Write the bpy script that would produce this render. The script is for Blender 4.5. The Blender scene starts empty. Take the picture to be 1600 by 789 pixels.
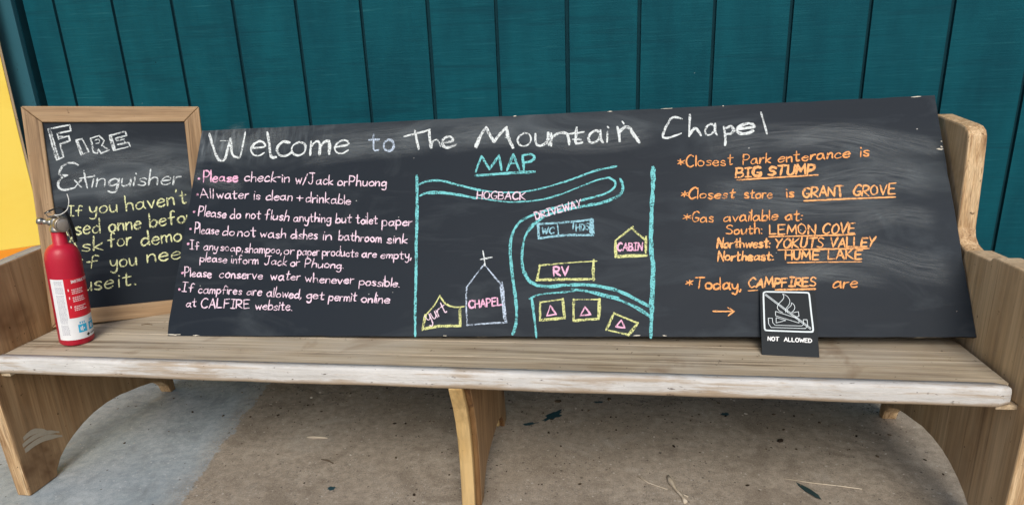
import bpy, bmesh, math, random
from mathutils import Vector, Matrix
random.seed(7)
scene = bpy.context.scene
C = scene.collection

# ------------------------------------------------------------------ camera, world, sun
cam_d = bpy.data.cameras.new("camera")
cam = bpy.data.objects.new("camera", cam_d); C.objects.link(cam)
F_PX, PY = 993.7, 416.7
cam_d.sensor_fit = 'HORIZONTAL'; cam_d.sensor_width = 36.0
cam_d.lens = F_PX / 1600 * 36.0
cam_d.shift_y = (PY - 394.5) / 1600
cam_d.clip_start = 0.05; cam_d.clip_end = 500
RIGHT = Vector((0.98909, 0.14222, -0.03846)); DOWN = Vector((0.00494, -0.2929, -0.95613)); FWD = Vector((-0.14724, 0.94551, -0.29041))
mw = Matrix((RIGHT, -DOWN, -FWD)).transposed().to_4x4()
mw.translation = Vector((1.6274, -2.22896, 1.13904))
cam.matrix_world = mw
scene.camera = cam

SUN_EL, SUN_AZ = math.radians(42), math.radians(170)     # azimuth clockwise from +y: behind the camera, a little to the left
world = bpy.data.worlds.new("World"); scene.world = world; world.use_nodes = True
nt = world.node_tree
sky = nt.nodes.new('ShaderNodeTexSky'); sky.sky_type = 'NISHITA'; sky.sun_disc = False
sky.sun_elevation = SUN_EL; sky.sun_rotation = SUN_AZ
sky.dust_density = 3.0; sky.air_density = 1.0
nt.nodes['Background'].inputs['Strength'].default_value = 0.085
nt.links.new(sky.outputs[0], nt.nodes['Background'].inputs['Color'])
sun_d = bpy.data.lights.new("sun", 'SUN'); sun_d.energy = 1.5; sun_d.angle = math.radians(32); sun_d.color = (1, .95, .87)
sun = bpy.data.objects.new("sun", sun_d); C.objects.link(sun)
sd = Vector((math.sin(SUN_AZ) * math.cos(SUN_EL), math.cos(SUN_AZ) * math.cos(SUN_EL), math.sin(SUN_EL)))
sun.rotation_euler = sd.to_track_quat('Z', 'Y').to_euler(); sun.location = (0, -4, 6)
scene.view_settings.view_transform = 'Standard'; scene.view_settings.look = 'None'
scene.view_settings.gamma = 1; scene.view_settings.use_curve_mapping = False
scene.view_settings.exposure = 0.5

# ------------------------------------------------------------------ material helpers
class N:
    def __init__(s, name, rough=.6, spec=.4):
        s.m = bpy.data.materials.new(name); s.m.use_nodes = True
        s.t = s.m.node_tree; s.p = s.t.nodes['Principled BSDF']
        s.p.inputs['Roughness'].default_value = rough
        s.p.inputs['Specular IOR Level'].default_value = spec
        s.tc = s.t.nodes.new('ShaderNodeTexCoord')
        s.obj = s.tc.outputs['Object']
    def link(s, a, b): s.t.links.new(a, b)
    def mapping(s, scale=(1, 1, 1), rot=(0, 0, 0), loc=(0, 0, 0), src=None):
        n = s.t.nodes.new('ShaderNodeMapping'); n.inputs['Scale'].default_value = scale
        n.inputs['Rotation'].default_value = rot; n.inputs['Location'].default_value = loc
        s.link(src or s.obj, n.inputs[0]); return n.outputs[0]
    def noise(s, scale, detail=4, rough=.55, vec=None, dist=0):
        n = s.t.nodes.new('ShaderNodeTexNoise'); n.inputs['Scale'].default_value = scale
        n.inputs['Detail'].default_value = detail; n.inputs['Roughness'].default_value = rough
        n.inputs['Distortion'].default_value = dist
        s.link(vec or s.obj, n.inputs['Vector']); return n.outputs['Fac']
    def voro(s, scale, vec=None, feature='F1'):
        n = s.t.nodes.new('ShaderNodeTexVoronoi'); n.inputs['Scale'].default_value = scale; n.feature = feature
        s.link(vec or s.obj, n.inputs['Vector']); return n
    def ramp(s, fac, stops):
        n = s.t.nodes.new('ShaderNodeValToRGB'); e = n.color_ramp.elements
        while len(e) < len(stops): e.new(.5)
        for i, (p, c) in enumerate(stops):
            e[i].position = p
            e[i].color = (c, c, c, 1) if isinstance(c, (int, float)) else (*c, 1)
        s.link(fac, n.inputs[0]); return n.outputs[0]
    def mix(s, fac, a, b, mode='MIX'):
        n = s.t.nodes.new('ShaderNodeMix'); n.data_type = 'RGBA'; n.blend_type = mode
        for v, k in ((fac, 0), (a, 6), (b, 7)):
            if isinstance(v, (int, float)): n.inputs[k].default_value = v if k == 0 else (v, v, v, 1)
            elif isinstance(v, tuple): n.inputs[k].default_value = (*v, 1)
            else: s.link(v, n.inputs[k])
        return n.outputs[2]
    def math(s, op, a, b=0.0, c=None, clamp=False):
        n = s.t.nodes.new('ShaderNodeMath'); n.operation = op; n.use_clamp = clamp
        for v, k in ((a, 0), (b, 1), (c, 2)):
            if v is None: continue
            if isinstance(v, (int, float)): n.inputs[k].default_value = v
            else: s.link(v, n.inputs[k])
        return n.outputs[0]
    def sep(s, src=None):
        n = s.t.nodes.new('ShaderNodeSeparateXYZ'); s.link(src or s.obj, n.inputs[0]); return n.outputs
    def sstep(s, v, a, b):
        n = s.t.nodes.new('ShaderNodeMapRange'); n.interpolation_type = 'SMOOTHSTEP'
        n.inputs[1].default_value = a; n.inputs[2].default_value = b
        s.link(v, n.inputs[0]); return n.outputs[0]
    def bump(s, h, strength=.3, dist=.002):
        n = s.t.nodes.new('ShaderNodeBump'); n.inputs['Strength'].default_value = strength
        n.inputs['Distance'].default_value = dist; s.link(h, n.inputs['Height'])
        s.link(n.outputs[0], s.p.inputs['Normal']); return n
    def col(s, c):
        if isinstance(c, tuple): s.p.inputs['Base Color'].default_value = (*c, 1)
        else: s.link(c, s.p.inputs['Base Color'])
    def rough(s, r): s.link(r, s.p.inputs['Roughness'])

def wood(name, axis, dark, mid, light, rough=.65, scale=1.0, bumpy=.35, grey=None, stain=None):
    """weathered wood, grain running along axis (0,1,2)"""
    m = N(name, rough, .25)
    sc = [26 * scale] * 3; sc[axis] = 1.3 * scale
    v = m.mapping(tuple(sc))
    warp = m.noise(1.0, 6, .62, v, .9)
    sc2 = [150 * scale] * 3; sc2[axis] = 3.5 * scale
    fine = m.noise(1.0, 3, .6, m.mapping(tuple(sc2)))
    base = m.ramp(warp, [(.32, dark), (.47, mid), (.60, light)])
    c = m.mix(.55, base, m.ramp(fine, [(.34, .28), (.62, 1.0)]), 'MULTIPLY')
    c = m.mix(.22, c, light, 'MIX')
    lo = [5.5 * scale] * 3; lo[axis] = .8 * scale
    c = m.mix(m.math('MULTIPLY', m.ramp(m.noise(1.0, 5, .6, m.mapping(tuple(lo), loc=(3.1, 1.7, 5.2)), .8), [(.50, 0.0), (.68, 1.0)]), .55), c, dark)
    st2 = [70 * scale] * 3; st2[axis] = 1.6 * scale
    c = m.mix(m.math('MULTIPLY', m.ramp(m.noise(1.0, 4, .6, m.mapping(tuple(st2), loc=(7, 2, 9)), .4), [(.58, 0.0), (.66, 1.0)]), .6), c, tuple(q * .6 for q in dark))
    if grey:
        g = m.ramp(m.noise(3.2, 5, .6), [(.38, 0.0), (.66, 1.0)])
        c = m.mix(m.math('MULTIPLY', g, grey[1]), c, grey[0])
    kn = [3.4 * scale] * 3; kn[axis] = 1.5 * scale
    kv = m.voro(1.0, m.mapping(tuple(kn), loc=(1.3, 2.2, .6)))
    kd = m.math('ADD', kv.outputs['Distance'], m.math('MULTIPLY', m.math('SUBTRACT', m.noise(16, 3), .5), .07))
    kf = m.math('MULTIPLY', m.ramp(kd, [(.0, 1.0), (.045, .9), (.060, .25), (.075, .55), (.10, 0.0)]), m.math('GREATER_THAN', m.sep(kv.outputs['Color'])[0], .55))
    c = m.mix(m.math('MULTIPLY', kf, .75), c, tuple(q * .5 for q in dark))
    if stain:
        g = m.ramp(m.noise(stain[2], 4, .6, None, .6), [(.56, 0.0), (.68, 1.0)])
        c = m.mix(m.math('MULTIPLY', g, stain[1]), c, stain[0])
    sp = m.ramp(m.noise(55, 3, .7), [(.27, 0.0), (.33, 1.0)])
    c = m.mix(m.math('SUBTRACT', 1, sp, clamp=True), c, tuple(x * .35 for x in dark))
    m.col(c); m.bump(m.mix(.5, warp, fine), bumpy, .0025)
    return m.m

M = {}
# teal painted rough-sawn plywood
m = N('teal_paint', .7, .09)
h = m.noise(1.0, 5, .65, m.mapping((7, 1, 150)))
h2 = m.noise(1.0, 4, .6, m.mapping((2.2, 1, 32)), .5)
bl = m.noise(3.0, 5, .6, m.mapping((2.2, 1, .8)))
c = m.mix(m.ramp(bl, [(.3, 0.0), (.72, 1.0)]), (.0022, .050, .072), (.0038, .085, .113))
c = m.mix(m.math('MULTIPLY', m.ramp(h, [(.55, 0.0), (.78, 1.0)]), .45), c, (.018, .135, .165))
c = m.mix(m.math('MULTIPLY', m.ramp(h2, [(.3, 1.0), (.46, 0.0)]), .5), c, (.003, .042, .062))
ndot = m.voro(9, m.mapping((1, .01, 1))); nd = m.math('LESS_THAN', ndot.outputs['Distance'], .022)
nd = m.math('MULTIPLY', nd, m.math('GREATER_THAN', m.sep(ndot.outputs['Color'])[0], .78))
c = m.mix(m.math('MULTIPLY', nd, .8), c, (.002, .012, .02))
ldot = m.voro(14, m.mapping((1, .01, 1), loc=(3.3, 0, 1.9))); ld = m.math('LESS_THAN', ldot.outputs['Distance'], .018)
c = m.mix(m.math('MULTIPLY', m.math('MULTIPLY', ld, m.math('GREATER_THAN', m.sep(ldot.outputs['Color'])[0], .86)), .7), c, (.40, .45, .45))
scr = m.ramp(m.noise(1, 3, .6, m.mapping((3, 1, 60), (0, .25, 0))), [(.66, 0.0), (.74, 1.0)])
c = m.mix(m.math('MULTIPLY', scr, .3), c, (.03, .16, .19))
m.col(c); m.bump(m.mix(.5, h, h2), .7, .0035); M['teal'] = m.m
m = N('teal_trim_paint', .6, .25)
bl = m.noise(6, 5, .6, m.mapping((3, 1, .6)))
c = m.mix(bl, (.018, .083, .11), (.026, .115, .148))
sp = m.ramp(m.noise(40, 2, .6), [(.26, 1.0), (.31, 0.0)])
m.col(m.mix(sp, c, (.008, .03, .04))); m.bump(m.noise(90, 3), .2, .001); M['trim'] = m.m
m = N('groove_paint', .8, .1); m.col(m.mix(m.noise(20, 4), (.003, .022, .034), (.006, .045, .06))); M['groove'] = m.m
m = N('yellow_paint', .5, .3)
b = m.noise(4, 5, .6)
yg = m.noise(1, 5, .6, m.mapping((40, 1, 3)))
yc = m.mix(b, (.95, .68, .09), (.99, .76, .15)); yc = m.mix(m.math('MULTIPLY', m.ramp(yg, [(.52, 0.0), (.7, 1.0)]), .35), yc, (.85, .52, .05))
m.col(yc); m.bump(m.mix(.5, yg, m.noise(70, 3)), .35, .002); M['yellow'] = m.m
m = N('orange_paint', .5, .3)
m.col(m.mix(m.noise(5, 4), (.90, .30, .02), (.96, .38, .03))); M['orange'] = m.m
M['raw_edge'] = wood('raw_plywood_edge', 2, (.25, .17, .09), (.42, .31, .19), (.55, .42, .28))
M['weathered'] = wood('weathered_grey_wood', 1, (.22, .20, .17), (.36, .34, .31), (.48, .46, .43), .75, 1.2, .4)
# bench woods
M['seat'] = wood('grey_bench_top', 0, (.19, .135, .08), (.43, .35, .245), (.57, .49, .37), .75, .8, .5, ((.48, .445, .385), .45), ((.17, .10, .05), .6, 3.6))
M['panel_left'] = wood('brown_end_panel', 2, (.16, .08, .032), (.35, .205, .098), (.46, .295, .155), .55, .8, .3, ((.44, .30, .17), .4), ((.12, .055, .022), .75, 3.4))
M['panel_right'] = wood('tan_end_panel', 2, (.24, .14, .066), (.50, .345, .195), (.65, .485, .305), .6, .8, .4, ((.58, .46, .32), .45), ((.20, .12, .055), .45, 3.0))
M['edge_grain'] = wood('ringed_edge_wood', 2, (.20, .095, .035), (.52, .33, .165), (.72, .53, .32), .6, 3.4, .5)
M['leg'] = wood('honey_leg_wood', 2, (.42, .25, .09), (.60, .40, .16), (.70, .50, .23), .5, .6, .2, ((.62, .47, .26), .4))
M['leg_dark'] = wood('dark_stained_leg_wood', 2, (.05, .018, .008), (.13, .055, .022), (.27, .155, .065), .45, .7, .2)
M['backrest'] = wood('backrest_wood', 0, (.17, .11, .06), (.32, .23, .14), (.42, .33, .22))
M['frame'] = wood('sign_frame_wood_across', 0, (.20, .11, .05), (.38, .24, .125), (.50, .34, .195), .55, 1.3, .3, ((.42, .31, .20), .3))
M['frame_up'] = wood('sign_frame_wood_upright', 2, (.15, .08, .035), (.33, .205, .105), (.46, .31, .175), .55, 1.5, .3, ((.36, .27, .18), .25))
# nosing : worn white paint
m = N('worn_white_paint', .75, .2)
x, y, z = m.sep()
gr = m.noise(1, 5, .7, m.mapping((3.5, 60, 110)), .5)           # fibres along the edge
pa = m.noise(1, 5, .65, m.mapping((5, 14, 22)), .6)             # patches where the paint has gone
wear = m.math('ADD', m.math('MULTIPLY', gr, .55), m.math('MULTIPLY', pa, .45))
wear = m.math('ADD', wear, m.math('MULTIPLY', m.sstep(z, .409, .394), .20))
wear = m.math('ADD', wear, m.math('MULTIPLY', m.sstep(z, .434, .4395), .0))
worn = m.ramp(wear, [(.50, 0.0), (.58, .7), (.68, 1.0)])
woodc = m.mix(m.noise(1, 4, .6, m.mapping((3, 120, 120))), (.20, .135, .08), (.50, .39, .27))
paint = m.mix(m.noise(9, 5, .65), (.46, .455, .44), (.74, .74, .735))
paint = m.mix(m.math('MULTIPLY', m.ramp(gr, [(.36, 1.0), (.5, 0.0)]), .35), paint, (.33, .31, .28))
c = m.mix(m.math('MULTIPLY', worn, .9), paint, woodc)
sp = m.ramp(m.noise(1, 3, .7, m.mapping((38, 130, 130))), [(.29, 1.0), (.34, 0.0)])
c = m.mix(m.math('MULTIPLY', sp, .85), c, (.07, .05, .04))
m.col(c); m.bump(m.mix(.6, wear, m.noise(1, 4, .7, m.mapping((25, 90, 90)))), .8, .004); M['nosing'] = m.m
# concrete
m = N('stained_concrete', .85, .2)
x, y, z = m.sep()
n1 = m.noise(2.2, 6, .62); n2 = m.noise(38, 5, .7); n3 = m.noise(210, 3, .7)
brown = m.mix(m.ramp(n1, [(.3, 0.0), (.7, 1.0)]), (.30, .252, .195), (.47, .41, .335))
brown = m.mix(m.ramp(n2, [(.35, .6), (.62, 0.0)]), brown, (.17, .142, .112))
agg = m.voro(150); ag2 = m.voro(70)
front = m.math('MULTIPLY', m.sstep(y, -.25, -.75), m.ramp(m.noise(5, 4), [(.35, .3), (.6, 1.0)]))
agc = m.mix(m.sep(agg.outputs['Color'])[0], (.06, .05, .04), (.56, .53, .47))
brown = m.mix(m.math('MULTIPLY', m.math('LESS_THAN', agg.outputs['Distance'], .42), m.math('MULTIPLY', front, .38)), brown, agc)
stn = m.noise(3.2, 6, .65, m.mapping((1, 1.4, 1), loc=(2, 7, 0)), 1.0)
brown = m.mix(m.ramp(stn, [(.54, 0.0), (.62, .5), (.75, .7)]), brown, (.19, .155, .118))
brown = m.mix(m.ramp(stn, [(.26, .55), (.42, 0.0)]), brown, (.46, .43, .38))
pk = m.math('MULTIPLY', m.math('LESS_THAN', ag2.outputs['Distance'], .22), m.math('GREATER_THAN', m.sep(ag2.outputs['Color'])[1], .80))
brown = m.mix(m.math('MULTIPLY', pk, .7), brown, m.mix(m.sep(ag2.outputs['Color'])[2], (.05, .04, .035), (.55, .52, .46)))
brown = m.mix(m.math('MULTIPLY', m.ramp(n3, [(.56, 0.0), (.68, 1.0)]), .6), brown, (.42, .39, .34))
brown = m.mix(m.math('MULTIPLY', m.ramp(n3, [(.3, 1.0), (.4, 0.0)]), .7), brown, (.055, .045, .036))
blue = m.mix(m.ramp(n1, [(.3, 0.0), (.7, 1.0)]), (.30, .36, .40), (.50, .555, .59))
blue = m.mix(m.ramp(n2, [(.3, .55), (.6, 0.0)]), blue, (.17, .22, .255))
blue = m.mix(m.ramp(m.noise(6, 6, .7, None, .8), [(.36, .6), (.5, 0.0)]), blue, (.21, .245, .265))
blue = m.mix(m.math('MULTIPLY', pk, .45), blue, (.62, .68, .72))
blue = m.mix(m.ramp(m.noise(9, 5, .6, m.mapping((1, 1, 1), loc=(4, 2, 0))), [(.62, 0.0), (.75, .5)]), blue, (.38, .36, .32))
blue = m.mix(m.math('MULTIPLY', m.ramp(n3, [(.6, 0.0), (.72, 1.0)]), .5), blue, (.60, .66, .70))
blue = m.mix(m.math('MULTIPLY', m.ramp(n3, [(.28, 1.0), (.37, 0.0)]), .55), blue, (.10, .11, .11))
# painted area ends on a slanting line under the bench
e = m.math('ADD', m.math('SUBTRACT', x, .283), m.math('MULTIPLY', y, .165))
e = m.math('ADD', e, m.math('MULTIPLY', m.math('SUBTRACT', m.noise(7, 6, .7), .5), .11))
e = m.math('ADD', e, m.math('MULTIPLY', m.math('SUBTRACT', m.noise(80, 3, .7), .5), .05))
c = m.mix(m.sstep(e, -.004, .005), blue, brown)
c = m.mix(m.math('MULTIPLY', m.math('MULTIPLY', m.sstep(e, -.10, -.0), m.sstep(e, .004, -.004)), m.ramp(n3, [(.42, 0.0), (.56, .7)])), c, brown)
n4 = m.noise(420, 2, .8)
c = m.mix(m.math('MULTIPLY', m.ramp(n4, [(.34, 1.0), (.44, 0.0)]), .5), c, (.07, .06, .05))
c = m.mix(m.math('MULTIPLY', m.ramp(n4, [(.60, 0.0), (.70, 1.0)]), .45), c, (.62, .60, .56))
crk = m.math('ABSOLUTE', m.math('SUBTRACT', m.math('ADD', y, m.math('MULTIPLY', m.noise(5, 6, .65, None, .5), .30)), .005))
c = m.mix(m.math('MULTIPLY', m.math('LESS_THAN', crk, .0013), .8), c, (.05, .045, .04))
pit = m.voro(34); pt = m.math('MULTIPLY', m.math('LESS_THAN', pit.outputs['Distance'], m.math('MULTIPLY', m.sep(pit.outputs['Color'])[0], .16)), m.math('GREATER_THAN', m.sep(pit.outputs['Color'])[1], .72))
c = m.mix(m.math('MULTIPLY', pt, .75), c, (.075, .062, .05))
m.col(c); m.bump(m.mix(.5, n2, m.mix(.5, n3, n4)), .8, .004); M['concrete'] = m.m
m = N('teal_drip_paint', .5, .3); m.col(m.mix(m.noise(60, 3), (.006, .04, .055), (.03, .07, .085))); M['drip'] = m.m
m = N('grit', .9, .1); r = m.noise(14, 2); m.col(m.ramp(r, [(.4, (.03, .022, .016)), (.55, (.12, .09, .06)), (.62, (.5, .46, .4))])); M['grit'] = m.m
M['twig'] = wood('dry_twig', 0, (.32, .26, .18), (.52, .44, .33), (.66, .59, .48))
m = N('dry_leaf', .7, .2); m.col(m.mix(m.noise(50, 3), (.015, .035, .038), (.035, .065, .065))); M['leaf'] = m.m

# chalkboards
def slate(name, header, seed):
    m = N(name, .5, .2)
    x, y, z = m.sep()
    sv = m.mapping((1.1, 1, 3.4), (0, .12, 0), (seed, 0, seed * .7))
    n1 = m.noise(2.6, 6, .6, sv, 1.4)
    n2 = m.noise(1.0, 5, .65, m.mapping((60, 1, 9), (0, .9, 0)))
    n3 = m.noise(1.0, 5, .65, m.mapping((9, 1, 70), (0, .15, 0)))
    base = m.mix(m.noise(2, 4), (.0064, .0115, .0190), (.0105, .0172, .0270))
    dust = m.math('MULTIPLY', m.ramp(n1, [(.5, 0.0), (.76, 1.0)]), .055)
    if header:
        # rubbed-out chalk: along the heading, over the right third, and scrubbed streaks at the top left corner
        hd = m.math('MULTIPLY', m.sstep(z, .53, .60), m.sstep(x, 1.9, 1.2))
        rt = m.math('MULTIPLY', m.sstep(x, 1.45, 1.62), m.math('MULTIPLY', m.sstep(z, .08, .2), m.sstep(z, .62, .5)))
        tl = m.math('MULTIPLY', m.sstep(x, .55, .05), m.sstep(z, .53, .60))
        wv = m.ramp(n1, [(.34, .15), (.7, 1.0)])
        a = m.math('MULTIPLY', m.math('MULTIPLY', hd, wv), .075)
        b = m.math('MULTIPLY', m.math('MULTIPLY', rt, m.math('MULTIPLY', wv, m.ramp(n3, [(.3, .5), (.7, 1.0)]))), .042)
        d = m.math('MULTIPLY', m.math('MULTIPLY', tl, m.ramp(n2, [(.46, .0), (.74, 1.0)])), .26)
        dust = m.math('ADD', dust, m.math('ADD', a, m.math('ADD', b, d)))
    else:
        mid = m.math('MULTIPLY', m.sstep(z, .30, .42), m.sstep(z, .58, .50))
        dust = m.math('ADD', dust, m.math('MULTIPLY', m.math('MULTIPLY', mid, m.ramp(n1, [(.36, 0.0), (.7, 1.0)])), .14))
    c = m.mix(dust, base, (.46, .53, .57))
    fl = m.voro(26, m.mapping((1, .01, 1)))
    dots = m.math('LESS_THAN', fl.outputs['Distance'], .045)
    pick = m.math('GREATER_THAN', m.noise(7, 2, .5), .57)
    c = m.mix(m.math('MULTIPLY', m.math('MULTIPLY', dots, pick), .7), c, (.6, .6, .58))
    m.col(c)
    m.rough(m.math('ADD', m.math('MULTIPLY', n1, .12), m.math('ADD', .52, dust)))
    m.bump(m.noise(170, 3), .08, .0008)
    return m.m
M['slate'] = slate('dusty_blackboard', True, .3)
M['slate_small'] = slate('framed_blackboard', False, 2.1)
m = N('chipped_board_edge', .7, .2)
m.col(m.mix(m.ramp(m.noise(1, 4, .7, m.mapping((9, 30, 30))), [(.60, 0.0), (.68, 1.0)]), (.02, .022, .026), (.55, .50, .42))); M['board_edge'] = m.m
def chalk(name, col, solid):
    m = N(name, .95, .05)
    m.col(m.mix(m.noise(240, 2), tuple(c * .82 for c in col), col))
    g = m.noise(210, 2, .75); g2 = m.noise(30, 3, .6)
    g = m.math('ADD', m.math('MULTIPLY', g, .6), m.math('MULTIPLY', g2, .4))
    a = m.ramp(g, [(.47 - .15 * solid, .10), (.60 - .15 * solid, 1.0)])
    m.link(a, m.p.inputs['Alpha'])
    return m.m
CH = {'w': ('white', (.74, .80, .82), .55), 'v': ('pale_blue', (.55, .66, .82), .35), 'p': ('pink', (.85, .66, .79), .82), 'P': ('deep_pink', (.90, .50, .70), .75),
      'c': ('turquoise', (.20, .62, .66), .5), 'b': ('light_blue', (.32, .60, .72), .5), 'y': ('yellow', (.70, .73, .32), .5), 'l': ('lemon', (.80, .83, .47), .55),
      'o': ('orange', (.90, .40, .15), .8), 'O': ('light_orange', (.94, .46, .19), .8)}
for k, (n_, c_, s_) in CH.items(): M['chalk_' + k] = chalk(n_ + '_chalk', c_, s_)
m = N('soft_chalk_dust', .95, .05); m.col((.62, .68, .70))
uv = m.t.nodes.new('ShaderNodeUVMap'); uvx, uvy, _ = m.sep(uv.outputs[0])
ed = m.math('MULTIPLY', m.math('MULTIPLY', uvy, m.math('SUBTRACT', 1, uvy)), 4)
en = m.math('MULTIPLY', m.sstep(uvx, 0, .25), m.sstep(uvx, 1, .75))
st = m.noise(1, 4, .65, m.mapping((5, 26, 1), src=uv.outputs[0]), .3)
a = m.math('MULTIPLY', m.math('MULTIPLY', m.math('MULTIPLY', ed, en), m.ramp(st, [(.36, 0.0), (.72, 1.0)])), .15)
m.link(a, m.p.inputs['Alpha']); M['smear'] = m.m
# extinguisher etc.
m = N('red_enamel', .38, .4)
m.col(m.mix(m.noise(12, 4), (.40, .006, .024), (.52, .012, .042))); m.p.inputs['Coat Weight'].default_value = .08
m.rough(m.ramp(m.noise(30, 4), [(.3, .34), (.7, .52)])); M['red'] = m.m
def flat(name, col, rough=.5, metal=0, spec=.4, n=25, amt=.15):
    m = N(name, rough, spec); m.p.inputs['Metallic'].default_value = metal
    m.col(m.mix(m.noise(n, 4, .6), tuple(c * (1 - amt) for c in col), tuple(min(1, c * (1 + amt)) for c in col)))
    return m.m
M['metal'] = flat('worn_nickel', (.42, .40, .36), .36, 1, n=60)
M['brass'] = flat('dull_gauge_metal', (.36, .32, .27), .4, .9, n=60)
M['dark_hole'] = flat('dark_bore', (.01, .01, .01), .8)
M['black_plastic'] = flat('black_plastic', (.012, .014, .018), .4)
M['label_white'] = flat('white_label_paper', (.78, .80, .82), .45, n=60, amt=.05)
M['label_red'] = flat('red_label_print', (.60, .012, .03), .4, n=60)
M['label_ink'] = flat('grey_label_ink', (.30, .30, .36), .6)
M['label_pale'] = flat('pale_label_ink', (.85, .72, .72), .6)
M['label_blue'] = flat('blue_label_print', (.03, .42, .70), .5)
M['tie'] = flat('white_plastic_tie', (.75, .76, .74), .4)
M['gauge_face'] = flat('gauge_glass', (.30, .27, .24), .25, .3)
M['sign_black'] = flat('black_sign_plastic', (.008, .0125, .017), .55, 0, .2, n=90)
M['sign_white'] = flat('white_sign_print', (.66, .74, .78), .5)
M['sign_white_bold'] = flat('bright_sign_print', (.82, .84, .85), .5)
M['smudge'] = flat('pale_putty', (.44, .38, .29), .8, n=90)
M['shim'] = wood('pale_shim_wood', 1, (.35, .24, .13), (.52, .40, .26), (.60, .48, .33))

# ------------------------------------------------------------------ object helpers
def empty(name, loc):
    o = bpy.data.objects.new(name, None); C.objects.link(o); o.location = loc
    o.empty_display_size = .05; bpy.context.view_layer.update(); return o
def tag(o, label=None, cat=None, group=None, kind=None):
    for k, v in (('label', label), ('category', cat), ('group', group), ('kind', kind)):
        if v: o[k] = v
    return o
def link(name, bm, mats, parent=None, loc=(0, 0, 0), world_coords=True, bevel=0, smooth=False, segs=2, recalc=True):
    """bm in world coordinates unless world_coords is False; becomes ONE mesh object"""
    if recalc: bmesh.ops.recalc_face_normals(bm, faces=bm.faces)
    me = bpy.data.meshes.new(name); bm.to_mesh(me); bm.free()
    if not isinstance(mats, (list, tuple)): mats = [mats]
    for mm in mats: me.materials.append(mm)
    o = bpy.data.objects.new(name, me); C.objects.link(o)
    if parent:
        o.parent = parent
        if world_coords: me.transform(Matrix.Translation(-parent.location))
    elif world_coords and tuple(loc) != (0, 0, 0):
        me.transform(Matrix.Translation(-Vector(loc))); o.location = loc
    if bevel:
        b = o.modifiers.new('bevel', 'BEVEL'); b.width = bevel; b.segments = segs; b.limit_method = 'ANGLE'; b.angle_limit = math.radians(35)
        b.harden_normals = False
    if smooth:
        for p in me.polygons: p.use_smooth = True
    return o
def box(bm, x0, x1, y0, y1, z0, z1, mi=0):
    v = [bm.verts.new((x, y, z)) for x in (x0, x1) for y in (y0, y1) for z in (z0, z1)]
    for q in ((0, 1, 3, 2), (4, 6, 7, 5), (0, 4, 5, 1), (2, 3, 7, 6), (0, 2, 6, 4), (1, 5, 7, 3)):
        f = bm.faces.new([v[i] for i in q]); f.material_index = mi
def prism(bm, poly, axis, a, b, mi=0, side_mi=None):
    """poly: 2D points in the two other axes (in order), extruded along axis from a to b"""
    def P(t, p):
        if axis == 0: return (t, p[0], p[1])
        if axis == 1: return (p[0], t, p[1])
        return (p[0], p[1], t)
    A = [bm.verts.new(P(a, p)) for p in poly]; B = [bm.verts.new(P(b, p)) for p in poly]
    bm.faces.new(A).material_index = mi; bm.faces.new(B[::-1]).material_index = mi
    n = len(poly)
    for i in range(n):
        f = bm.faces.new((A[i], B[i], B[(i + 1) % n], A[(i + 1) % n]))
        f.material_index = mi if side_mi is None else (side_mi(i) if callable(side_mi) else side_mi)
def lathe(bm, prof, cx=0, cy=0, seg=40, mi=0, axis=2):
    rings = []
    for r, z in prof:
        ring = []
        for k in range(seg):
            a = 2 * math.pi * k / seg; p = (r * math.cos(a), r * math.sin(a), z)
            if axis == 0: p = (p[2], p[0], p[1])
            if axis == 1: p = (p[0], p[2], p[1])
            ring.append(bm.verts.new((p[0] + cx, p[1] + cy, p[2])))
        rings.append(ring)
    for a, b in zip(rings, rings[1:]):
        for k in range(seg):
            f = bm.faces.new((a[k], a[(k + 1) % seg], b[(k + 1) % seg], b[k])); f.material_index = mi; f.smooth = True
    for ring in (rings[0], rings[-1]):
        try: bm.faces.new(ring).material_index = mi
        except ValueError: pass
def tube(bm, pts, rad, seg=8, mi=0):
    pts = [Vector(p) for p in pts]; rings = []
    for i, p in enumerate(pts):
        d = (pts[min(i + 1, len(pts) - 1)] - pts[max(i - 1, 0)]).normalized()
        u = d.orthogonal().normalized() if i == 0 else (u - d * u.dot(d)).normalized()
        w = d.cross(u); r = rad[i] if isinstance(rad, (list, tuple)) else rad
        rings.append([bm.verts.new(p + (u * math.cos(2 * math.pi * k / seg) + w * math.sin(2 * math.pi * k / seg)) * r) for k in range(seg)])
    for a, b in zip(rings, rings[1:]):
        for k in range(seg):
            f = bm.faces.new((a[k], a[(k + 1) % seg], b[(k + 1) % seg], b[k])); f.material_index = mi; f.smooth = True
    bm.faces.new(rings[0][::-1]); bm.faces.new(rings[-1])

# ------------------------------------------------------------------ ground
bm = bmesh.new()
box(bm, -60, 60, -60, 60, -.3, 0)
floor = tag(link('concrete_floor', bm, M['concrete']), kind='structure')

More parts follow.
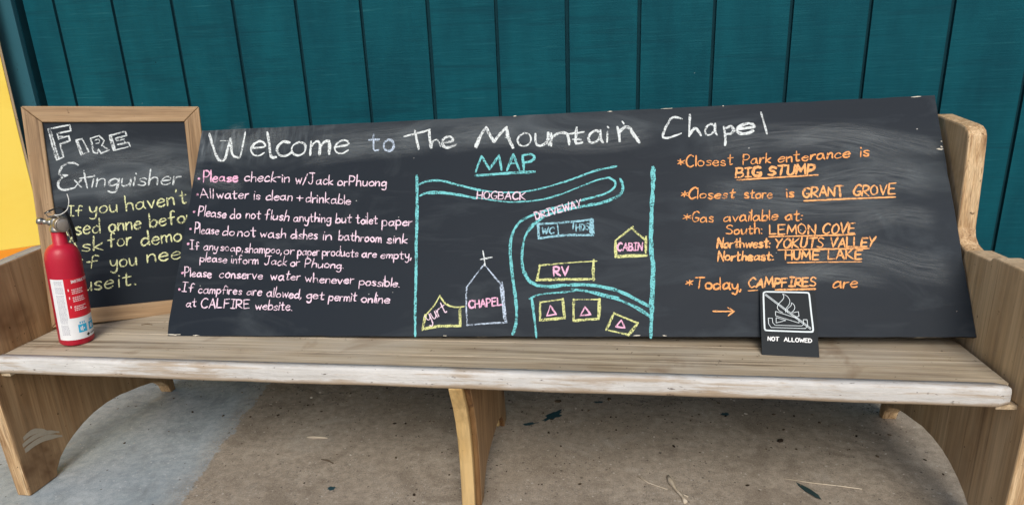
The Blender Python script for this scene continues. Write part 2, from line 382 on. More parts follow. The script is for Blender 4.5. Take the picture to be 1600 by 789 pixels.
# ------------------------------------------------------------------ teal wall
wall = empty('plank_wall', (1.0, 0, 0))
tag(wall, 'dark teal painted wood siding with vertical grooves behind the bench', 'wall')
S0, SP = -.3649, .23246
prof = [(-4.0, .0), (-.522, .0), (-.520, .035), (-.492, .035), (-.490, .0)]
mats_i = []
k = 0
while S0 + k * SP < 7:
    x = S0 + k * SP
    j = random.uniform(-.0015, .0015)
    hw = random.uniform(.0042, .0058); prof += [(x - hw - .0015 + j, 0), (x - hw + j, .010), (x + hw + j, .010), (x + hw + .0015 + j, 0)]; k += 1
prof += [(7, 0)]
bm = bmesh.new()
n = len(prof)
def gi(i):
    if i >= n - 1: return 0
    a, b = prof[i], prof[i + 1]
    return 1 if (a[1] > 0 or b[1] > 0) else 0
prism(bm, prof + [(7, .12), (-4.0, .12)], 2, 0, 3.2, 0, gi)
link('siding', bm, [M['teal'], M['groove']], wall)
bm = bmesh.new(); box(bm, -.64, -.5225, -.019, -.0005, 0, 3.2)
link('corner_trim', bm, M['trim'], wall, bevel=.002)
# yellow panel standing at the end of the bench, its long side running towards the viewer
yel = empty('yellow_panel', (-.585, -.085, 0))
tag(yel, 'bright yellow painted panel with an orange lower part in the corner left of the bench', 'panel')
YROT = math.radians(-48)
def ybuild(name, poly, x0, x1, mat):
    bm = bmesh.new(); prism(bm, poly, 0, x0, x1)
    o = link(name, bm, mat, yel, world_coords=False, bevel=.0015); return o
ybuild('painted_panel', [(-2.5, .562), (.012, .562), (.016, 1.0), (.030, 1.8), (.055, 3.0), (-2.5, 3.0)], -.022, 0, M['yellow'])
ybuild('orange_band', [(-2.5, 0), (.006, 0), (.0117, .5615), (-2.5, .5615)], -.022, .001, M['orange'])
ybuild('edge_strip', [(.0065, 0), (.0145, 0), (.0245, 1.0), (.0385, 1.8), (.0635, 3.0), (.0555, 3.0), (.0305, 1.8), (.0165, 1.0)], -.024, -.001, M['raw_edge'])
yel.rotation_euler = (0, 0, YROT)

# ------------------------------------------------------------------ bench
bench = empty('wooden_pew', (1.24, -.6, 0))
tag(bench, 'long weathered wooden pew bench with white worn front edge holding the chalkboards', 'bench')
ZS, YF = .44, -.842
XL, XR = -.052, 2.530
# seat: planks glued side by side, thin open seams, slightly uneven
prof = [(YF + .030, .396), (YF + .030, ZS - .001)]
for ys in (-.748, -.655, -.56):
    prof += [(ys - .002, ZS + random.uniform(-.001, .0008)), (ys - .0008, ZS - .004), (ys + .0008, ZS - .004), (ys + .002, ZS + random.uniform(-.001, .0008))]
prof += [(-.425, ZS), (-.425, .396)]
bm = bmesh.new(); prism(bm, prof, 0, XL + .002, 2.512)
link('seat', bm, M['seat'], bench)
# nosing with rounded profile and a slightly wavy worn front
prof = [(YF + .0295, .394), (YF + .007, .3925), (YF + .003, .394), (YF + .0005, .399), (YF, .404), (YF + .0004, .420), (YF + .001, .432), (YF + .0025, .4375), (YF + .006, .4402), (YF + .0295, .4400)]
bm = bmesh.new(); NSEG = 90; rings = []
x0, x1 = XL - .06, 2.508
for i in range(NSEG + 1):
    t = i / NSEG; x = x0 + (x1 - x0) * t
    wob = .0012 * math.sin(x * 7.3) + .0010 * math.sin(x * 19 + 1) + random.uniform(-.0006, .0006)
    endr = max(0, 1 - (1 - t) * (x1 - x0) / .02)         # rounded right end
    ring = []
    for (yy, zz) in prof:
        y2 = yy + wob * (1 if yy < YF + .02 else 0) + endr ** 2 * .008 * (1 if yy < YF + .02 else 0)
        z2 = zz - endr ** 2 * .004 * (1 if zz > .42 else -1)
        ring.append(bm.verts.new((x, y2, z2)))
    rings.append(ring)
for a, b in zip(rings, rings[1:]):
    for q in range(len(prof)):
        bm.faces.new((a[q], a[(q + 1) % len(prof)], b[(q + 1) % len(prof)], b[q])).smooth = True
bm.faces.new(rings[0]); bm.faces.new(rings[-1][::-1])
nos = link('front_edge', bm, M['nosing'], bench)
tag(nos, 'worn white painted front edge of the seat')
# end panels
def arc(cy, cz, r, a0, a1, n=8):
    return [(cy + r * math.cos(math.radians(a0 + (a1 - a0) * i / n)), cz + r * math.sin(math.radians(a0 + (a1 - a0) * i / n))) for i in range(n + 1)]
arch = [(-.755, 0), (-.748, .022), (-.727, .050), (-.697, .073), (-.663, .090), (-.620, .106), (-.573, .117), (-.515, .121), (-.455, .118), (-.41, .109), (-.35, .098), (-.30, .085), (-.25, .062), (-.222, .03), (-.213, 0)]
def end_profile(dz, tilt):
    top = [(-.858, .655 + dz - tilt), (-.848, .671 + dz - tilt), (-.83, .676 + dz - tilt)]
    top += [(-.60, .672 + dz), (-.545, .668 + dz), (-.52, .670 + dz), (-.495, .678 + dz), (-.478, .693 + dz), (-.470, .715 + dz)]
    top += [(-.460, .85), (-.452, .925)] + [(-.449, .943), (-.440, .957), (-.425, .966), (-.405, .970)] + [(-.27, .985), (-.245, .975), (-.235, .95), (-.25, .6), (-.19, .1), (-.185, 0)]
    return [(-.853, 0), (-.862, .325)] + top + arch[::-1]
bm = bmesh.new(); P_ = end_profile(-.004, -.004)
prism(bm, P_, 0, XR, XR + .045, 0, lambda i: 1)
pr = link('end_panel', bm, [M['panel_right'], M['edge_grain']], bench, bevel=.005)
tag(pr, 'pale tan right end panel with upright post and low arm')
bm = bmesh.new(); P_ = end_profile(.022, .022)
prism(bm, P_, 0, XL - .045, XL, 0, lambda i: 2 if 2 <= i <= 9 else 1)
pl = link('end_panel', bm, [M['panel_left'], M['edge_grain'], M['weathered']], bench, bevel=.005)
tag(pl, 'darker brown left end panel with pale smears')
# arm block laminated on the right end, set proud of the panel
bm = bmesh.new()
prism(bm, [(-.855, .40), (-.855, .66), (-.846, .680), (-.825, .686), (-.66, .684), (-.645, .680), (-.640, .672), (-.545, .670), (-.527, .663), (-.5235, .64), (-.52, .43), (-.6, .37)], 0, XR - .004, XR + .052)
link('arm_block', bm, M['panel_right'], bench, bevel=.004)
# backrest behind the boards
bm = bmesh.new()
for (t0, t1) in ((0, .33), (.335, .66), (.665, 1)):
    ya, yb = -.415 + .125 * t0, -.415 + .125 * t1; za, zb = .43 + .515 * t0, .43 + .515 * t1
    prism(bm, [(ya, za), (yb, zb), (yb + .024, zb - .005), (ya + .024, za - .005)], 0, XL + .001, XR - .001)
link('backrest', bm, M['backrest'], bench, bevel=.002)
# centre leg: two boards glued together
def leg_profile(front):
    p = [(-.786 + front, 0), (-.780 + front, .07), (-.778 + front, .14), (-.783 + front, .21), (-.793 + front, .27), (-.808 + front, .32), (-.826 + front, .36), (-.840 + front, .3935)]
    p += [(-.43, .3935), (-.33, .1), (-.315, 0), (-.36, 0), (-.37, .03), (-.40, .062), (-.45, .08), (-.54, .084), (-.62, .08), (-.675, .066), (-.71, .04), (-.728, .015), (-.733, 0)]
    return p
bm = bmesh.new(); prism(bm, leg_profile(0), 0, 1.236, 1.2725)
link('leg', bm, M['leg'], bench, bevel=.004)
bm = bmesh.new(); prism(bm, leg_profile(.014), 0, 1.273, 1.289, 1, lambda i: 0)
tag(link('leg', bm, [M['leg_dark'], M['panel_left']], bench, bevel=.004), 'dark stained board laminated to the centre leg')
# shims under the seat ends
bm = bmesh.new(); box(bm, XL + .001, XL + .030, -.835, -.80, .383, .3925)
link('shim', bm, M['shim'], bench, bevel=.001)
bm = bmesh.new(); box(bm, XR - .045, XR - .001, -.83, -.79, .383, .3945)
link('shim', bm, M['shim'], bench, bevel=.001)
# pale putty smears wiped on the left end panel
bm = bmesh.new()
for kz, (ya, yb, z_, w_) in enumerate(((-.826, -.742, .176, .017), (-.834, -.712, .158, .016), (-.832, -.706, .140, .019))):
    A = []; B = []
    for i in range(13):
        t = i / 12; y = ya + (yb - ya) * t; zc = z_ + .008 * math.sin(t * math.pi) - .028 * t ** 2
        h_ = w_ * (.35 + .65 * math.sin(math.pi * min(1, t * 1.05 + .06)) ** .5) * random.uniform(.85, 1.1)
        A.append(bm.verts.new((XL + .0008 + .0002 * kz, y, zc - h_ / 2))); B.append(bm.verts.new((XL + .0008 + .0002 * kz, y, zc + h_ / 2)))
    for i in range(12): bm.faces.new((A[i], A[i + 1], B[i + 1], B[i]))
link('paint_smear', bm, M['smudge'], bench)

# ------------------------------------------------------------------ handwriting
# single-stroke letters: x to the right, y up, x-height 5, capital height 10; '|' separates strokes, a doubled point is a corner
GL = {
'a': "4.6 4,3 5,1 4,.1 2,1 .2,3 .4,4.5 2,4.9 5,4.9 5,5 1.5,5.8 0", 'b': "0 10,0 0,0 0,0 3,2 5,4 4.4,4.6 2.4,3.6 .4,1.6 0,0 1",
'c': "4.3 4,3 5,1 4,0 2,1 .2,3 0,4.5 1", 'd': "4.8 4,3 5,1 4,.1 2,1 .1,3 .4,4.8 2|5 10,5 0",
'e': "0 2.5,4.4 3.1,4.1 4.5,2.6 5,.9 4,0 2,1.1 .2,3 0,4.5 1", 'f': "4.6 9.2,3.5 10,2.3 9,2 6,1.9 0|0 5,4.2 5.4",
'g': "4.6 4,3 5,1 4.2,.2 2.4,1.2 .6,3.2 .9,4.7 2.4,4.8 5,4.8 5,4.8 0,4.3 -3,2.5 -3.8,.6 -2.8", 'h': "0 10,0 0,0 0,.2 3,2 4.9,3.8 4.3,4.2 2.6,4.3 0",
'i': "0 5,0 0|0 7.6,.3 7.2", 'k': "0 10,0 0|3.9 5,.2 2.2,.2 2.2,4.2 0", 'l': "0 10,0 0",
'm': "0 5,0 0,0 0,.1 3,1.6 4.9,2.8 4.2,3.1 0,3.1 0,3.2 3,4.8 4.9,6 4.2,6.3 0", 'n': "0 5,0 0,0 0,.2 3,2 4.9,3.7 4.2,4.1 0",
'o': "2.4 5,.7 4,0 2.4,.8 .5,2.5 0,4.2 .9,4.7 2.8,3.9 4.5,2.2 5", 'p': "0 5,0 -4,0 -4,0 3.5,2 5,4.1 4.4,4.7 2.5,3.8 .5,1.9 .1,0 1",
'r': "0 5,0 0,0 0,.3 3,1.6 4.7,3.4 4.9", 's': "3.8 4.3,2.4 5,.7 4.3,.9 3.2,3.2 2,3.7 .8,2.3 0,.2 .6", 't': "1.9 8.6,1.8 1.4,2.6 .1,3.8 .5|0 5.6,4.1 5.9",
'u': "0 5,.2 1.5,1.3 0,3 .5,4.2 2.2,4.3 5,4.3 5,4.5 0", 'v': "0 5,2.1 0,2.1 0,4.3 5", 'w': "0 5,1.5 .2,1.5 .2,3.1 4,3.1 4,4.8 .2,4.8 .2,6.3 5.2",
'x': "0 5,4.3 0|4.3 5,0 0", 'y': "0 5,.5 2.2,1.9 1,3.6 2,4.4 5,4.4 5,4.2 -1,3.3 -3.4,1.6 -3.8,.3 -3",
'A': "0 0,3 10,3 10,6 0|1 3.6,5.1 3.9", 'B': "0 10,0 0|0 10,3.4 9.8,4.6 8,3.4 5.8,.2 5.3,.2 5.3,4 5,5.3 2.8,4 .4,0 0",
'C': "6 8.7,4 10,1.4 8.6,0 5,1 1.4,3.4 0,6 1.3", 'D': "0 10,0 0|0 10,3.6 9,5.8 5,3.8 1,0 0", 'E': "5 10,0 9.8,0 9.8,0 0,0 0,5.2 .3|0 5.3,4.2 5.5",
'F': "5 10,0 9.8,0 9.8,0 0|0 5.2,4.2 5.5", 'G': "5.8 8.7,4 10,1.4 8.6,0 5,1 1.2,3.4 0,5.6 1.4,5.8 4,5.8 4,3.2 4", 'H': "0 10,0 0|5.4 10,5.4 0|0 5,5.4 5.2",
'I': "0 10,4 10|2 10,2 0|0 0,4 0", 'J': "1 10,6.4 10|4.2 10,4.2 2.4,3 .2,1.2 .2,0 1.8", 'K': "0 10,0 0|5.2 10,.3 4.6,.3 4.6,5.6 0", 'L': "0 10,0 0,0 0,5 .3",
'M': "0 0,.8 10,.8 10,3.7 3,3.7 3,6.6 10,6.6 10,7.4 0", 'N': "0 0,.2 10,.2 10,5.4 0,5.4 0,5.6 10", 'O': "2.8 10,.8 8,0 5,1 1.4,3 0,5.2 1.6,6 5,5 8.6,2.8 10",
'P': "0 10,0 0|0 10,3.8 9.8,5.2 7.6,3.6 5,0 4.6", 'R': "0 10,0 0|0 10,3.8 9.8,5 7.6,3.6 5.2,.4 4.8,.4 4.8,5.6 0", 'S': "5 8.8,3 10,.8 8.8,.8 6.6,3.6 5,5 2.8,3.4 .4,0 1.2",
'T': "0 9.8,6.6 10|3.2 10,3.2 0", 'U': "0 10,.1 4,.8 .8,2.4 0,4.2 .8,5 4,5.2 10.2", 'V': "0 10,2.9 0,2.9 0,6 10", 'W': "0 10,1.9 0,1.9 0,4 7.6,4 7.6,6.2 0,6.2 0,8.2 10.4",
'Y': "0 10,2.6 5|5.6 10,2.6 5,2.6 5,1.6 0", '+': "0 3,4.4 3|2.2 5.4,2.2 .6", '/': "0 -1,4.4 10.5", '-': "0 4,2.6 4.2", '.': "0 .2,.5 0", ',': ".6 .8,.5 0,-.3 -1.6",
':': "0 4.4,.4 4.2|0 .6,.4 .3", '*': "0 4.8,4 7.2|.2 7.2,3.8 4.6|2 8.2,2 3.8", "'": ".4 10,0 8", '~': "0 4,.3 3.6,.2 4.2,0 3.9",
}
def catmull(pts, sub=4):
    # split at doubled points (corners)
    segs = [[pts[0]]]
    for p in pts[1:]:
        if (Vector(p) - Vector(segs[-1][-1])).length < 1e-6: segs.append([p])
        else: segs[-1].append(p)
    out = []
    for s in segs:
        if len(s) == 1: continue
        if len(s) == 2: q = [tuple(Vector(s[0]).lerp(Vector(s[1]), i / 3)) for i in range(4)]
        else:
            q = []
            for i in range(len(s) - 1):
                p0 = Vector(s[max(i - 1, 0)]); p1 = Vector(s[i]); p2 = Vector(s[i + 1]); p3 = Vector(s[min(i + 2, len(s) - 1)])
                for k in range(sub):
                    t = k / sub
                    q.append(tuple(.5 * ((2 * p1) + (p2 - p0) * t + (2 * p0 - 5 * p1 + 4 * p2 - p3) * t * t + (3 * p1 - p0 - 3 * p2 + p3) * t ** 3)))
            q.append(tuple(s[-1]))
        out.append(q)
    return out
def homography(src, dst):
    A = []
    for (u, v), (x, y) in zip(src, dst):
        A.append([u, v, 1, 0, 0, 0, -x * u, -x * v, x]); A.append([0, 0, 0, u, v, 1, -y * u, -y * v, y])
    n = 8
    for i in range(n):
        p = max(range(i, n), key=lambda r: abs(A[r][i])); A[i], A[p] = A[p], A[i]
        for r in range(n):
            if r != i:
                f = A[r][i] / A[i][i]
                for c in range(i, n + 1): A[r][c] -= f * A[i][c]
    h = [A[i][n] / A[i][i] for i in range(n)]
    def f(p):
        w = h[6] * p[0] + h[7] * p[1] + 1
        return ((h[0] * p[0] + h[1] * p[1] + h[2]) / w, (h[3] * p[0] + h[4] * p[1] + h[5]) / w)
    return f

class Writing:
    """chalk strokes lying on a board; measured on the traced sheet, stored in board metres (x right, z up, front at y = 0)"""
    def __init__(s, name, board, hom, origin=(0, 0), zoom=1.0, rough=1.0):
        s.name, s.board, s.h, s.o, s.z = name, board, hom, origin, zoom
        s.bm = {}; s.off = .0004; s.rj = rough; s.cur = ('chalk_lettering', 0); s.thin = .72 if rough else 1.0
    def part(s, name): s.cur = (name, len(s.bm)); return s
    def view(s, ox, oy, z): s.o = (ox, oy); s.z = z; return s
    def mapp(s, p): return Vector(s.h((s.o[0] + p[0] / s.z, s.o[1] + p[1] / s.z)))
    def ribbon(s, pts, width, key):
        bm, keys = s.bm.setdefault(s.cur, (bmesh.new(), []))
        if key not in keys: keys.append(key)
        mi = keys.index(key)
        P = [s.mapp(p) for p in pts]
        Q = [P[0]]
        for p in P[1:]:
            if (p - Q[-1]).length > .0006: Q.append(p)
        if len(Q) < 2: Q.append(Q[0] + Vector((.002, .0005)))
        d0 = (Q[1] - Q[0]).normalized(); d1 = (Q[-1] - Q[-2]).normalized()
        Q[0] = Q[0] - d0 * width * .3; Q[-1] = Q[-1] + d1 * width * .3
        # resample finely so that the stroke edge can wander
        D = [Q[0]]
        for a, b in zip(Q, Q[1:]):
            k = max(1, int((b - a).length / (width * .8)))
            for i in range(1, k + 1): D.append(a.lerp(b, i / k))
        prev = None; nn = len(D); width *= s.thin * (.88 if key == 'p' else 1); press = random.uniform(.9, 1.1)
        for i, p in enumerate(D):
            t = (D[min(i + 1, nn - 1)] - D[max(i - 1, 0)])
            t = t.normalized() if t.length > 0 else Vector((1, 0))
            nrm = Vector((-t[1], t[0]))
            press = min(1.38, max(.60, press + random.uniform(-.13, .13) * s.rj)); w = width * .5 * press * (.6 if i in (0, nn - 1) else 1)
            a = p + nrm * w * (1 + s.rj * random.uniform(-.24, .24)); b = p - nrm * w * (1 + s.rj * random.uniform(-.24, .24))
            s.off += 1.2e-7
            va = bm.verts.new((a[0], -s.off, a[1])); vb = bm.verts.new((b[0], -s.off, b[1]))
            if prev: bm.faces.new((prev[0], prev[1], vb, va)).material_index = mi
            prev = (va, vb)
        s.off += 4e-7
    def line(s, key, width, *pts, smooth=True):
        for q in catmull(list(pts)) if smooth else [list(pts)]: s.ribbon(q, width, key)
    def poly(s, key, width, *pts):           # straight strokes with corners
        for a, b in zip(pts, pts[1:]):
            n = 4; q = []
            dx, dy = b[0] - a[0], b[1] - a[1]; L = math.hypot(dx, dy) or 1
            bow = random.uniform(-.012, .012) * L
            for i in range(n + 1):
                t = i / n; o = bow * math.sin(math.pi * t)
                q.append((a[0] + dx * t - dy / L * o, a[1] + dy * t + dx / L * o))
            s.ribbon(q, width, key)
    def text(s, key, width, word, x0, y0, x1, y1, cap, slant=.10, jitter=.42, xh=None):
        adv = []; pos = 0
        for ch in word:
            st = [[tuple(map(float, p.split())) for p in q.split(',')] for q in GL[ch].split('|')]
            mx = max(p[0] for q in st for p in q)
            adv.append((pos, st)); pos += mx + 1.7
        total = max(pos - 1.7, .8)
        ux, uy = (x1 - x0) / total, (y1 - y0) / total
        L = math.hypot(x1 - x0, y1 - y0) or 1; nx, ny = (y1 - y0) / L, -(x1 - x0) / L
        sy = cap / 10.0
        for base, st in adv:
            jy = random.uniform(-.5, .5) * jitter * 1.6; js = 1 + random.uniform(-.10, .10) * jitter * 2; jr = slant + random.uniform(-.05, .05) * jitter * 3
            for q in st:
                pts = []
                lastp = None
                for p in q:
                    yv = p[1]
                    if xh:                                # squeeze or lift the x-height
                        yv = yv * (xh / .5) if 0 <= yv <= 5 else (xh * 10 + (yv - 5) * (10 - xh * 10) / 5 if yv > 5 else yv)
                    yv = yv * js + jy
                    xx = base + p[0] + yv * jr
                    if lastp and (p == lastp[0]): pts.append(pts[-1]); continue
                    jx = random.uniform(-.22, .22) * jitter * 2; jv = random.uniform(-.22, .22) * jitter * 2
                    pts.append((x0 + ux * (xx + jx) + nx * sy * (yv + jv), y0 + uy * (xx + jx) + ny * sy * (yv + jv))); lastp = (p,)
                s.line(key, width, *pts)
    def dot(s, key, r, x, y):
        s.line(key, r, (x - .4 * s.z, y), (x + .3 * s.z, y - .3 * s.z), (x + .5 * s.z, y + .4 * s.z))
    def finish(s):
        for (name, _), (bm, keys) in s.bm.items():
            link(name, bm, [M['chalk_' + k] if 'chalk_' + k in M else M[k] for k in keys], s.board, world_coords=False, recalc=False)

def frame_matrix(o, rx, ry, rz):
    R = Matrix.Rotation(rz, 4, 'Z') @ Matrix.Rotation(rx, 4, 'X') @ Matrix.Rotation(ry, 4, 'Y')
    return Matrix.Translation(o) @ R

# ------------------------------------------------------------------ big chalkboard leaning on the backrest
BW, BH, BT = 2.1782, .6662, .013
board = empty('long_chalkboard', (0, 0, 0))
board.matrix_world = frame_matrix((.3476, -.6647, .4405), -.5717, -.020, -.001)
tag(board, 'long unframed blackboard with welcome notes and chalk map leaning across the bench', 'chalkboard')
bm = bmesh.new()
# outline with tiny chips along the edges
def chipped(a, b, n, amp):
    out = []
    for i in range(n):
        t = i / n; q = Vector(a).lerp(Vector(b), t); d = (Vector(b) - Vector(a)).normalized(); nn = Vector((-d[1], d[0]))
        c_ = amp * abs(random.gauss(0, .5)) if i else 0
        if random.random() < .06: c_ += amp * 2.2
        q = q + nn * c_; out.append((q[0], q[1]))
    return out
ol = chipped((.004, 0), (BW, 0), 60, .0008) + chipped((BW, .0), (BW, BH), 20, .0008) + chipped((BW, BH), (0, BH), 60, .0008) + chipped((0, BH), (0, .006), 20, .0008)
A = [bm.verts.new((x, 0, z)) for x, z in ol]; B = [bm.verts.new((x, BT, z)) for x, z in ol]
f = bm.faces.new(A); f.material_index = 0; bm.faces.new(B[::-1]).material_index = 1
for i in range(len(A)):
    bm.faces.new((A[i], B[i], B[(i + 1) % len(A)], A[(i + 1) % len(A)])).material_index = 1
link('board_panel', bm, [M['slate'], M['board_edge']], board, world_coords=False)
# bare chips of wood showing on the edge
bm = bmesh.new()
def chip(bm, x, z, w, h):
    n = 11; vs = []
    for i in range(n):
        a = 2 * math.pi * i / n; r = random.uniform(.35, 1.15)
        vs.append(bm.verts.new((x + w * r * math.cos(a), -.0003, z + h * r * math.sin(a))))
    bm.faces.new(vs)
for x, z, w, h in ((.022, .004, .022, .0025), (.095, .002, .012, .0016), (BW - .005, .512, .005, .004), (BW - .010, .505, .009, .003), (BW - .003, .528, .0025, .003), (1.02, BH - .002, .006, .0016), (1.30, BH - .002, .009, .002), (1.46, BH - .0015, .02, .0012),
                   (1.62, BH - .002, .004, .0016), (1.36, .003, .014, .002), (1.43, .003, .006, .002), (.84, .002, .005, .0016), (BW - .05, BH - .002, .016, .0015)):
    chip(bm, x, z, w, h)
link('edge_chip', bm, flat('bare_fibre', (.60, .56, .47), .8, n=200, amt=.3), board, world_coords=False)
HB = homography([(255, 529), (1521, 524), (1466, 150), (321, 204)], [(0, 0), (BW, 0), (BW, BH), (0, BH)])
W = Writing('chalk', board, HB)
# heading
W.view(0, 0, 1)
W.part('heading_lettering'); wh = .0105
W.line('w', wh, (333, 209), (337, 225), (345, 248), (352, 251), (357, 247), (366, 217), (366, 217), (368, 240), (376, 246), (382, 242), (390, 207))
W.text('w', wh, 'e', 397, 243, 418, 244, 44, .1, .1)
W.line('w', wh, (425, 207), (428, 225), (430, 245), (438, 246))
W.text('w', wh, 'ome', 462, 243, 552, 239, 42, .12, .15)
W.line('w', wh, (460, 223), (449, 222), (440, 232), (444, 243), (456, 243), (463, 238))
W.part('heading_lettering'); W.text('v', .0075, 't', 586, 236, 602, 236, 30, .0, .1); W.text('v', .0080, 'o', 609, 236, 625, 236, 36, .0, .1)
W.part('heading_lettering'); W.line('w', .0095, (642, 213), (660, 209), (682, 203)); W.line('w', .0095, (659, 204), (661, 218), (664, 233))
W.line('w', .0090, (681, 203), (682, 220), (684, 231), (684, 231), (687, 221), (694, 219), (699, 229))
W.line('w', .0090, (701, 224), (718, 220), (714, 214), (704, 217), (702, 227), (710, 231), (723, 226))
W.part('heading_lettering'); W.line('w', .010, (753, 229), (760, 215), (770, 200)); W.line('w', .011, (771, 199), (778, 214), (783, 222), (783, 222), (792, 210), (803, 199)); W.line('w', .011, (803, 200), (805, 214), (812, 231))
W.line('w', .011, (771, 199), (780, 219)); W.line('w', .009, (755, 231), (764, 208))
W.text('w', .0095, 'o', 819, 229, 840, 228, 40, .1, .1)
W.text('w', .0095, 'u', 847, 229, 868, 227, 38, .1, .1)
W.text('w', .0095, 'n', 872, 228, 900, 226, 38, .05, .1)
W.text('w', .0095, 't', 900, 226, 922, 224, 30, .1, .1)
W.text('w', .0095, 'a', 930, 224, 953, 223, 38, .05, .1); W.text('w', .0095, 'i', 959, 222, 962, 222, 30, .05, .1)
W.line('w', .010, (976, 199), (978, 210), (979, 221)); W.line('w', .0105, (978, 208), (986, 200), (994, 200), (1000, 209), (1009, 223)); W.line('w', .006, (984, 190), (986, 194))
W.part('heading_lettering'); W.line('w', .0095, (1076, 186), (1062, 184), (1053, 196), (1046, 213), (1054, 216), (1074, 209))
W.line('w', .0095, (1089, 180), (1088, 195), (1087, 213), (1087, 213), (1093, 203), (1099, 202), (1105, 212))
W.text('w', .0095, 'a', 1111, 212, 1130, 211, 34, .1, .1)
W.line('w', .0095, (1141, 199), (1143, 214), (1142, 227)); W.line('w', .0095, (1142, 202), (1151, 198), (1156, 203), (1152, 209), (1143, 210))
W.text('w', .0095, 'e', 1160, 210, 1186, 208, 30, .1, .1)
W.line('w', .0100, (1199, 177), (1203, 192), (1207, 209))
for _ in range(6):
    a, b = random.choice([(800, 215), (872, 210), (1000, 215), (1063, 190), (540, 235), (350, 220), (905, 218)])
    W.line('w', .0028, (a, b), (a + random.uniform(8, 18), b - random.uniform(-2, 6)))
# MAP and its lines
W.view(620, 180, 2.191)
W.part('map_title'); wc = .0085
W.poly('c', wc, (291, 195), (312, 141), (338, 186), (372, 138), (380, 188)); W.poly('c', wc, (398, 190), (421, 134), (440, 188)); W.poly('c', .007, (407, 167), (433, 164))
W.poly('c', wc, (456, 188), (453, 138)); W.line('c', wc, (453, 138), (480, 134), (494, 144), (482, 158), (455, 164)); W.line('c', .009, (290, 208), (390, 200), (493, 194))
W.part('map_road_lines'); W.line('c', .0095, (87, 207), (86, 300), (80, 430), (75, 560), (70, 660), (67, 760))
W.line('c', .0085, (88, 300), (84, 380), (79, 480))
W.line('c', .016, (897, 180), (897, 220), (894, 262)); W.line('c', .013, (894, 262), (888, 350), (884, 440), (888, 520), (884, 600), (880, 680)); W.line('c', .011, (880, 680), (877, 720), (875, 760))
W.line('c', .0105, (886, 450), (891, 540), (886, 600))
W.line('c', .0085, (92, 240), (120, 228), (170, 225), (230, 240), (320, 260), (430, 265), (520, 250), (620, 220), (700, 192), (773, 174))
W.line('c', .0075, (640, 214), (700, 190), (773, 177))
W.line('c', .0085, (97, 277), (130, 265), (200, 268), (290, 283), (400, 298), (500, 292), (570, 275), (640, 248), (700, 225), (748, 213))
W.line('c', .0065, (120, 269), (200, 271), (290, 287)); W.line('c', .0080, (745, 214), (765, 226), (765, 246), (730, 270), (640, 295), (560, 318))
W.line('c', .0125, (560, 318), (490, 340), (440, 365), (418, 392)); W.line('c', .0090, (418, 392), (403, 440), (405, 520), (415, 620), (418, 690), (410, 735), (403, 752))
W.line('c', .0085, (785, 218), (793, 245), (780, 275), (720, 300), (640, 315), (570, 330), (510, 352)); W.line('c', .013, (520, 350), (485, 375), (468, 395))
W.line('c', .0085, (466, 395), (450, 430), (442, 490), (447, 540), (470, 575)); W.line('c', .0115, (447, 535), (470, 573), (520, 588), (600, 582), (690, 584), (770, 602), (830, 632), (882, 660))
W.line('c', .0125, (472, 628), (478, 690), (484, 760)); W.line('c', .009, (465, 630), (500, 615), (600, 605), (640, 600), (700, 615), (790, 640), (878, 692))
W.line('c', .0075, (610, 596), (690, 608), (770, 625)); W.line('c', .006, (640, 600), (740, 622), (830, 655), (882, 690))
W.part('road_lettering'); W.text('p', .0055, 'HOGBACK', 292, 287, 458, 290, 25, .08, .2)
W.part('road_lettering'); W.text('p', .0055, 'DRIVEWAY', 494, 357, 652, 313, 24, .05, .35)
W.part('washroom_drawing'); W.line('b', .013, (500, 374), (501, 395), (501, 422)); W.line('b', .007, (498, 374), (590, 368), (688, 358)); W.line('b', .007, (500, 423), (590, 412), (688, 411)); W.line('b', .014, (684, 358), (683, 385), (684, 410))
W.line('b', .0050, (567, 376), (569, 412)); W.line('b', .0050, (622, 366), (619, 390)); W.text('b', .0055, 'WC', 512, 406, 553, 406, 20, .1, .2); W.text('b', .0055, 'HDS', 630, 398, 674, 392, 22, .15, .2)
W.part('camper_drawing'); W.line('y', .011, (503, 515), (497, 540), (492, 566)); W.line('y', .0065, (500, 516), (600, 506), (697, 500)); W.line('y', .010, (687, 497), (685, 530), (685, 565)); W.line('y', .0095, (490, 566), (590, 563), (687, 562))
W.text('P', .0075, 'RV', 550, 551, 600, 548, 29, .05, .15)
W.part('cabin_drawing'); W.line('y', .011, (764, 432), (763, 485)); W.line('y', .010, (762, 484), (868, 480)); W.line('y', .010, (868, 416), (866, 470)); W.line('y', .0065, (764, 428), (795, 405), (824, 382)); W.line('y', .0065, (818, 386), (842, 408), (866, 428))
W.text('P', .0060, 'CABIN', 769, 464, 853, 462, 25, .1, .2)
def tent_box(pts, tri):
    W.part('tent_drawing'); ws = (.006, .011, .008, .009)
    for i in range(4): W.line('y', ws[i], pts[i], pts[(i + 1) % 4])
    W.poly('P', .0060, tri[0], tri[1], tri[2], tri[0])
tent_box([(500, 642), (578, 631), (583, 695), (498, 704)], [(522, 688), (535, 654), (554, 683)])
tent_box([(615, 632), (704, 631), (699, 697), (613, 705)], [(637, 687), (653, 657), (672, 683)])
tent_box([(752, 678), (832, 712), (800, 752), (724, 735)], [(757, 724), (776, 702), (787, 728)])
W.part('chapel_drawing'); W.line('v', .0050, (248, 724), (246, 650), (249, 590)); W.poly('v', .0048, (250, 590), (312, 512), (370, 584)); W.line('v', .011, (369, 575), (374, 640), (380, 710)); W.line('v', .0055, (246, 722), (310, 716), (384, 712))
W.line('w', .0045, (308, 466), (312, 490), (314, 518)); W.line('w', .0045, (297, 496), (340, 488))
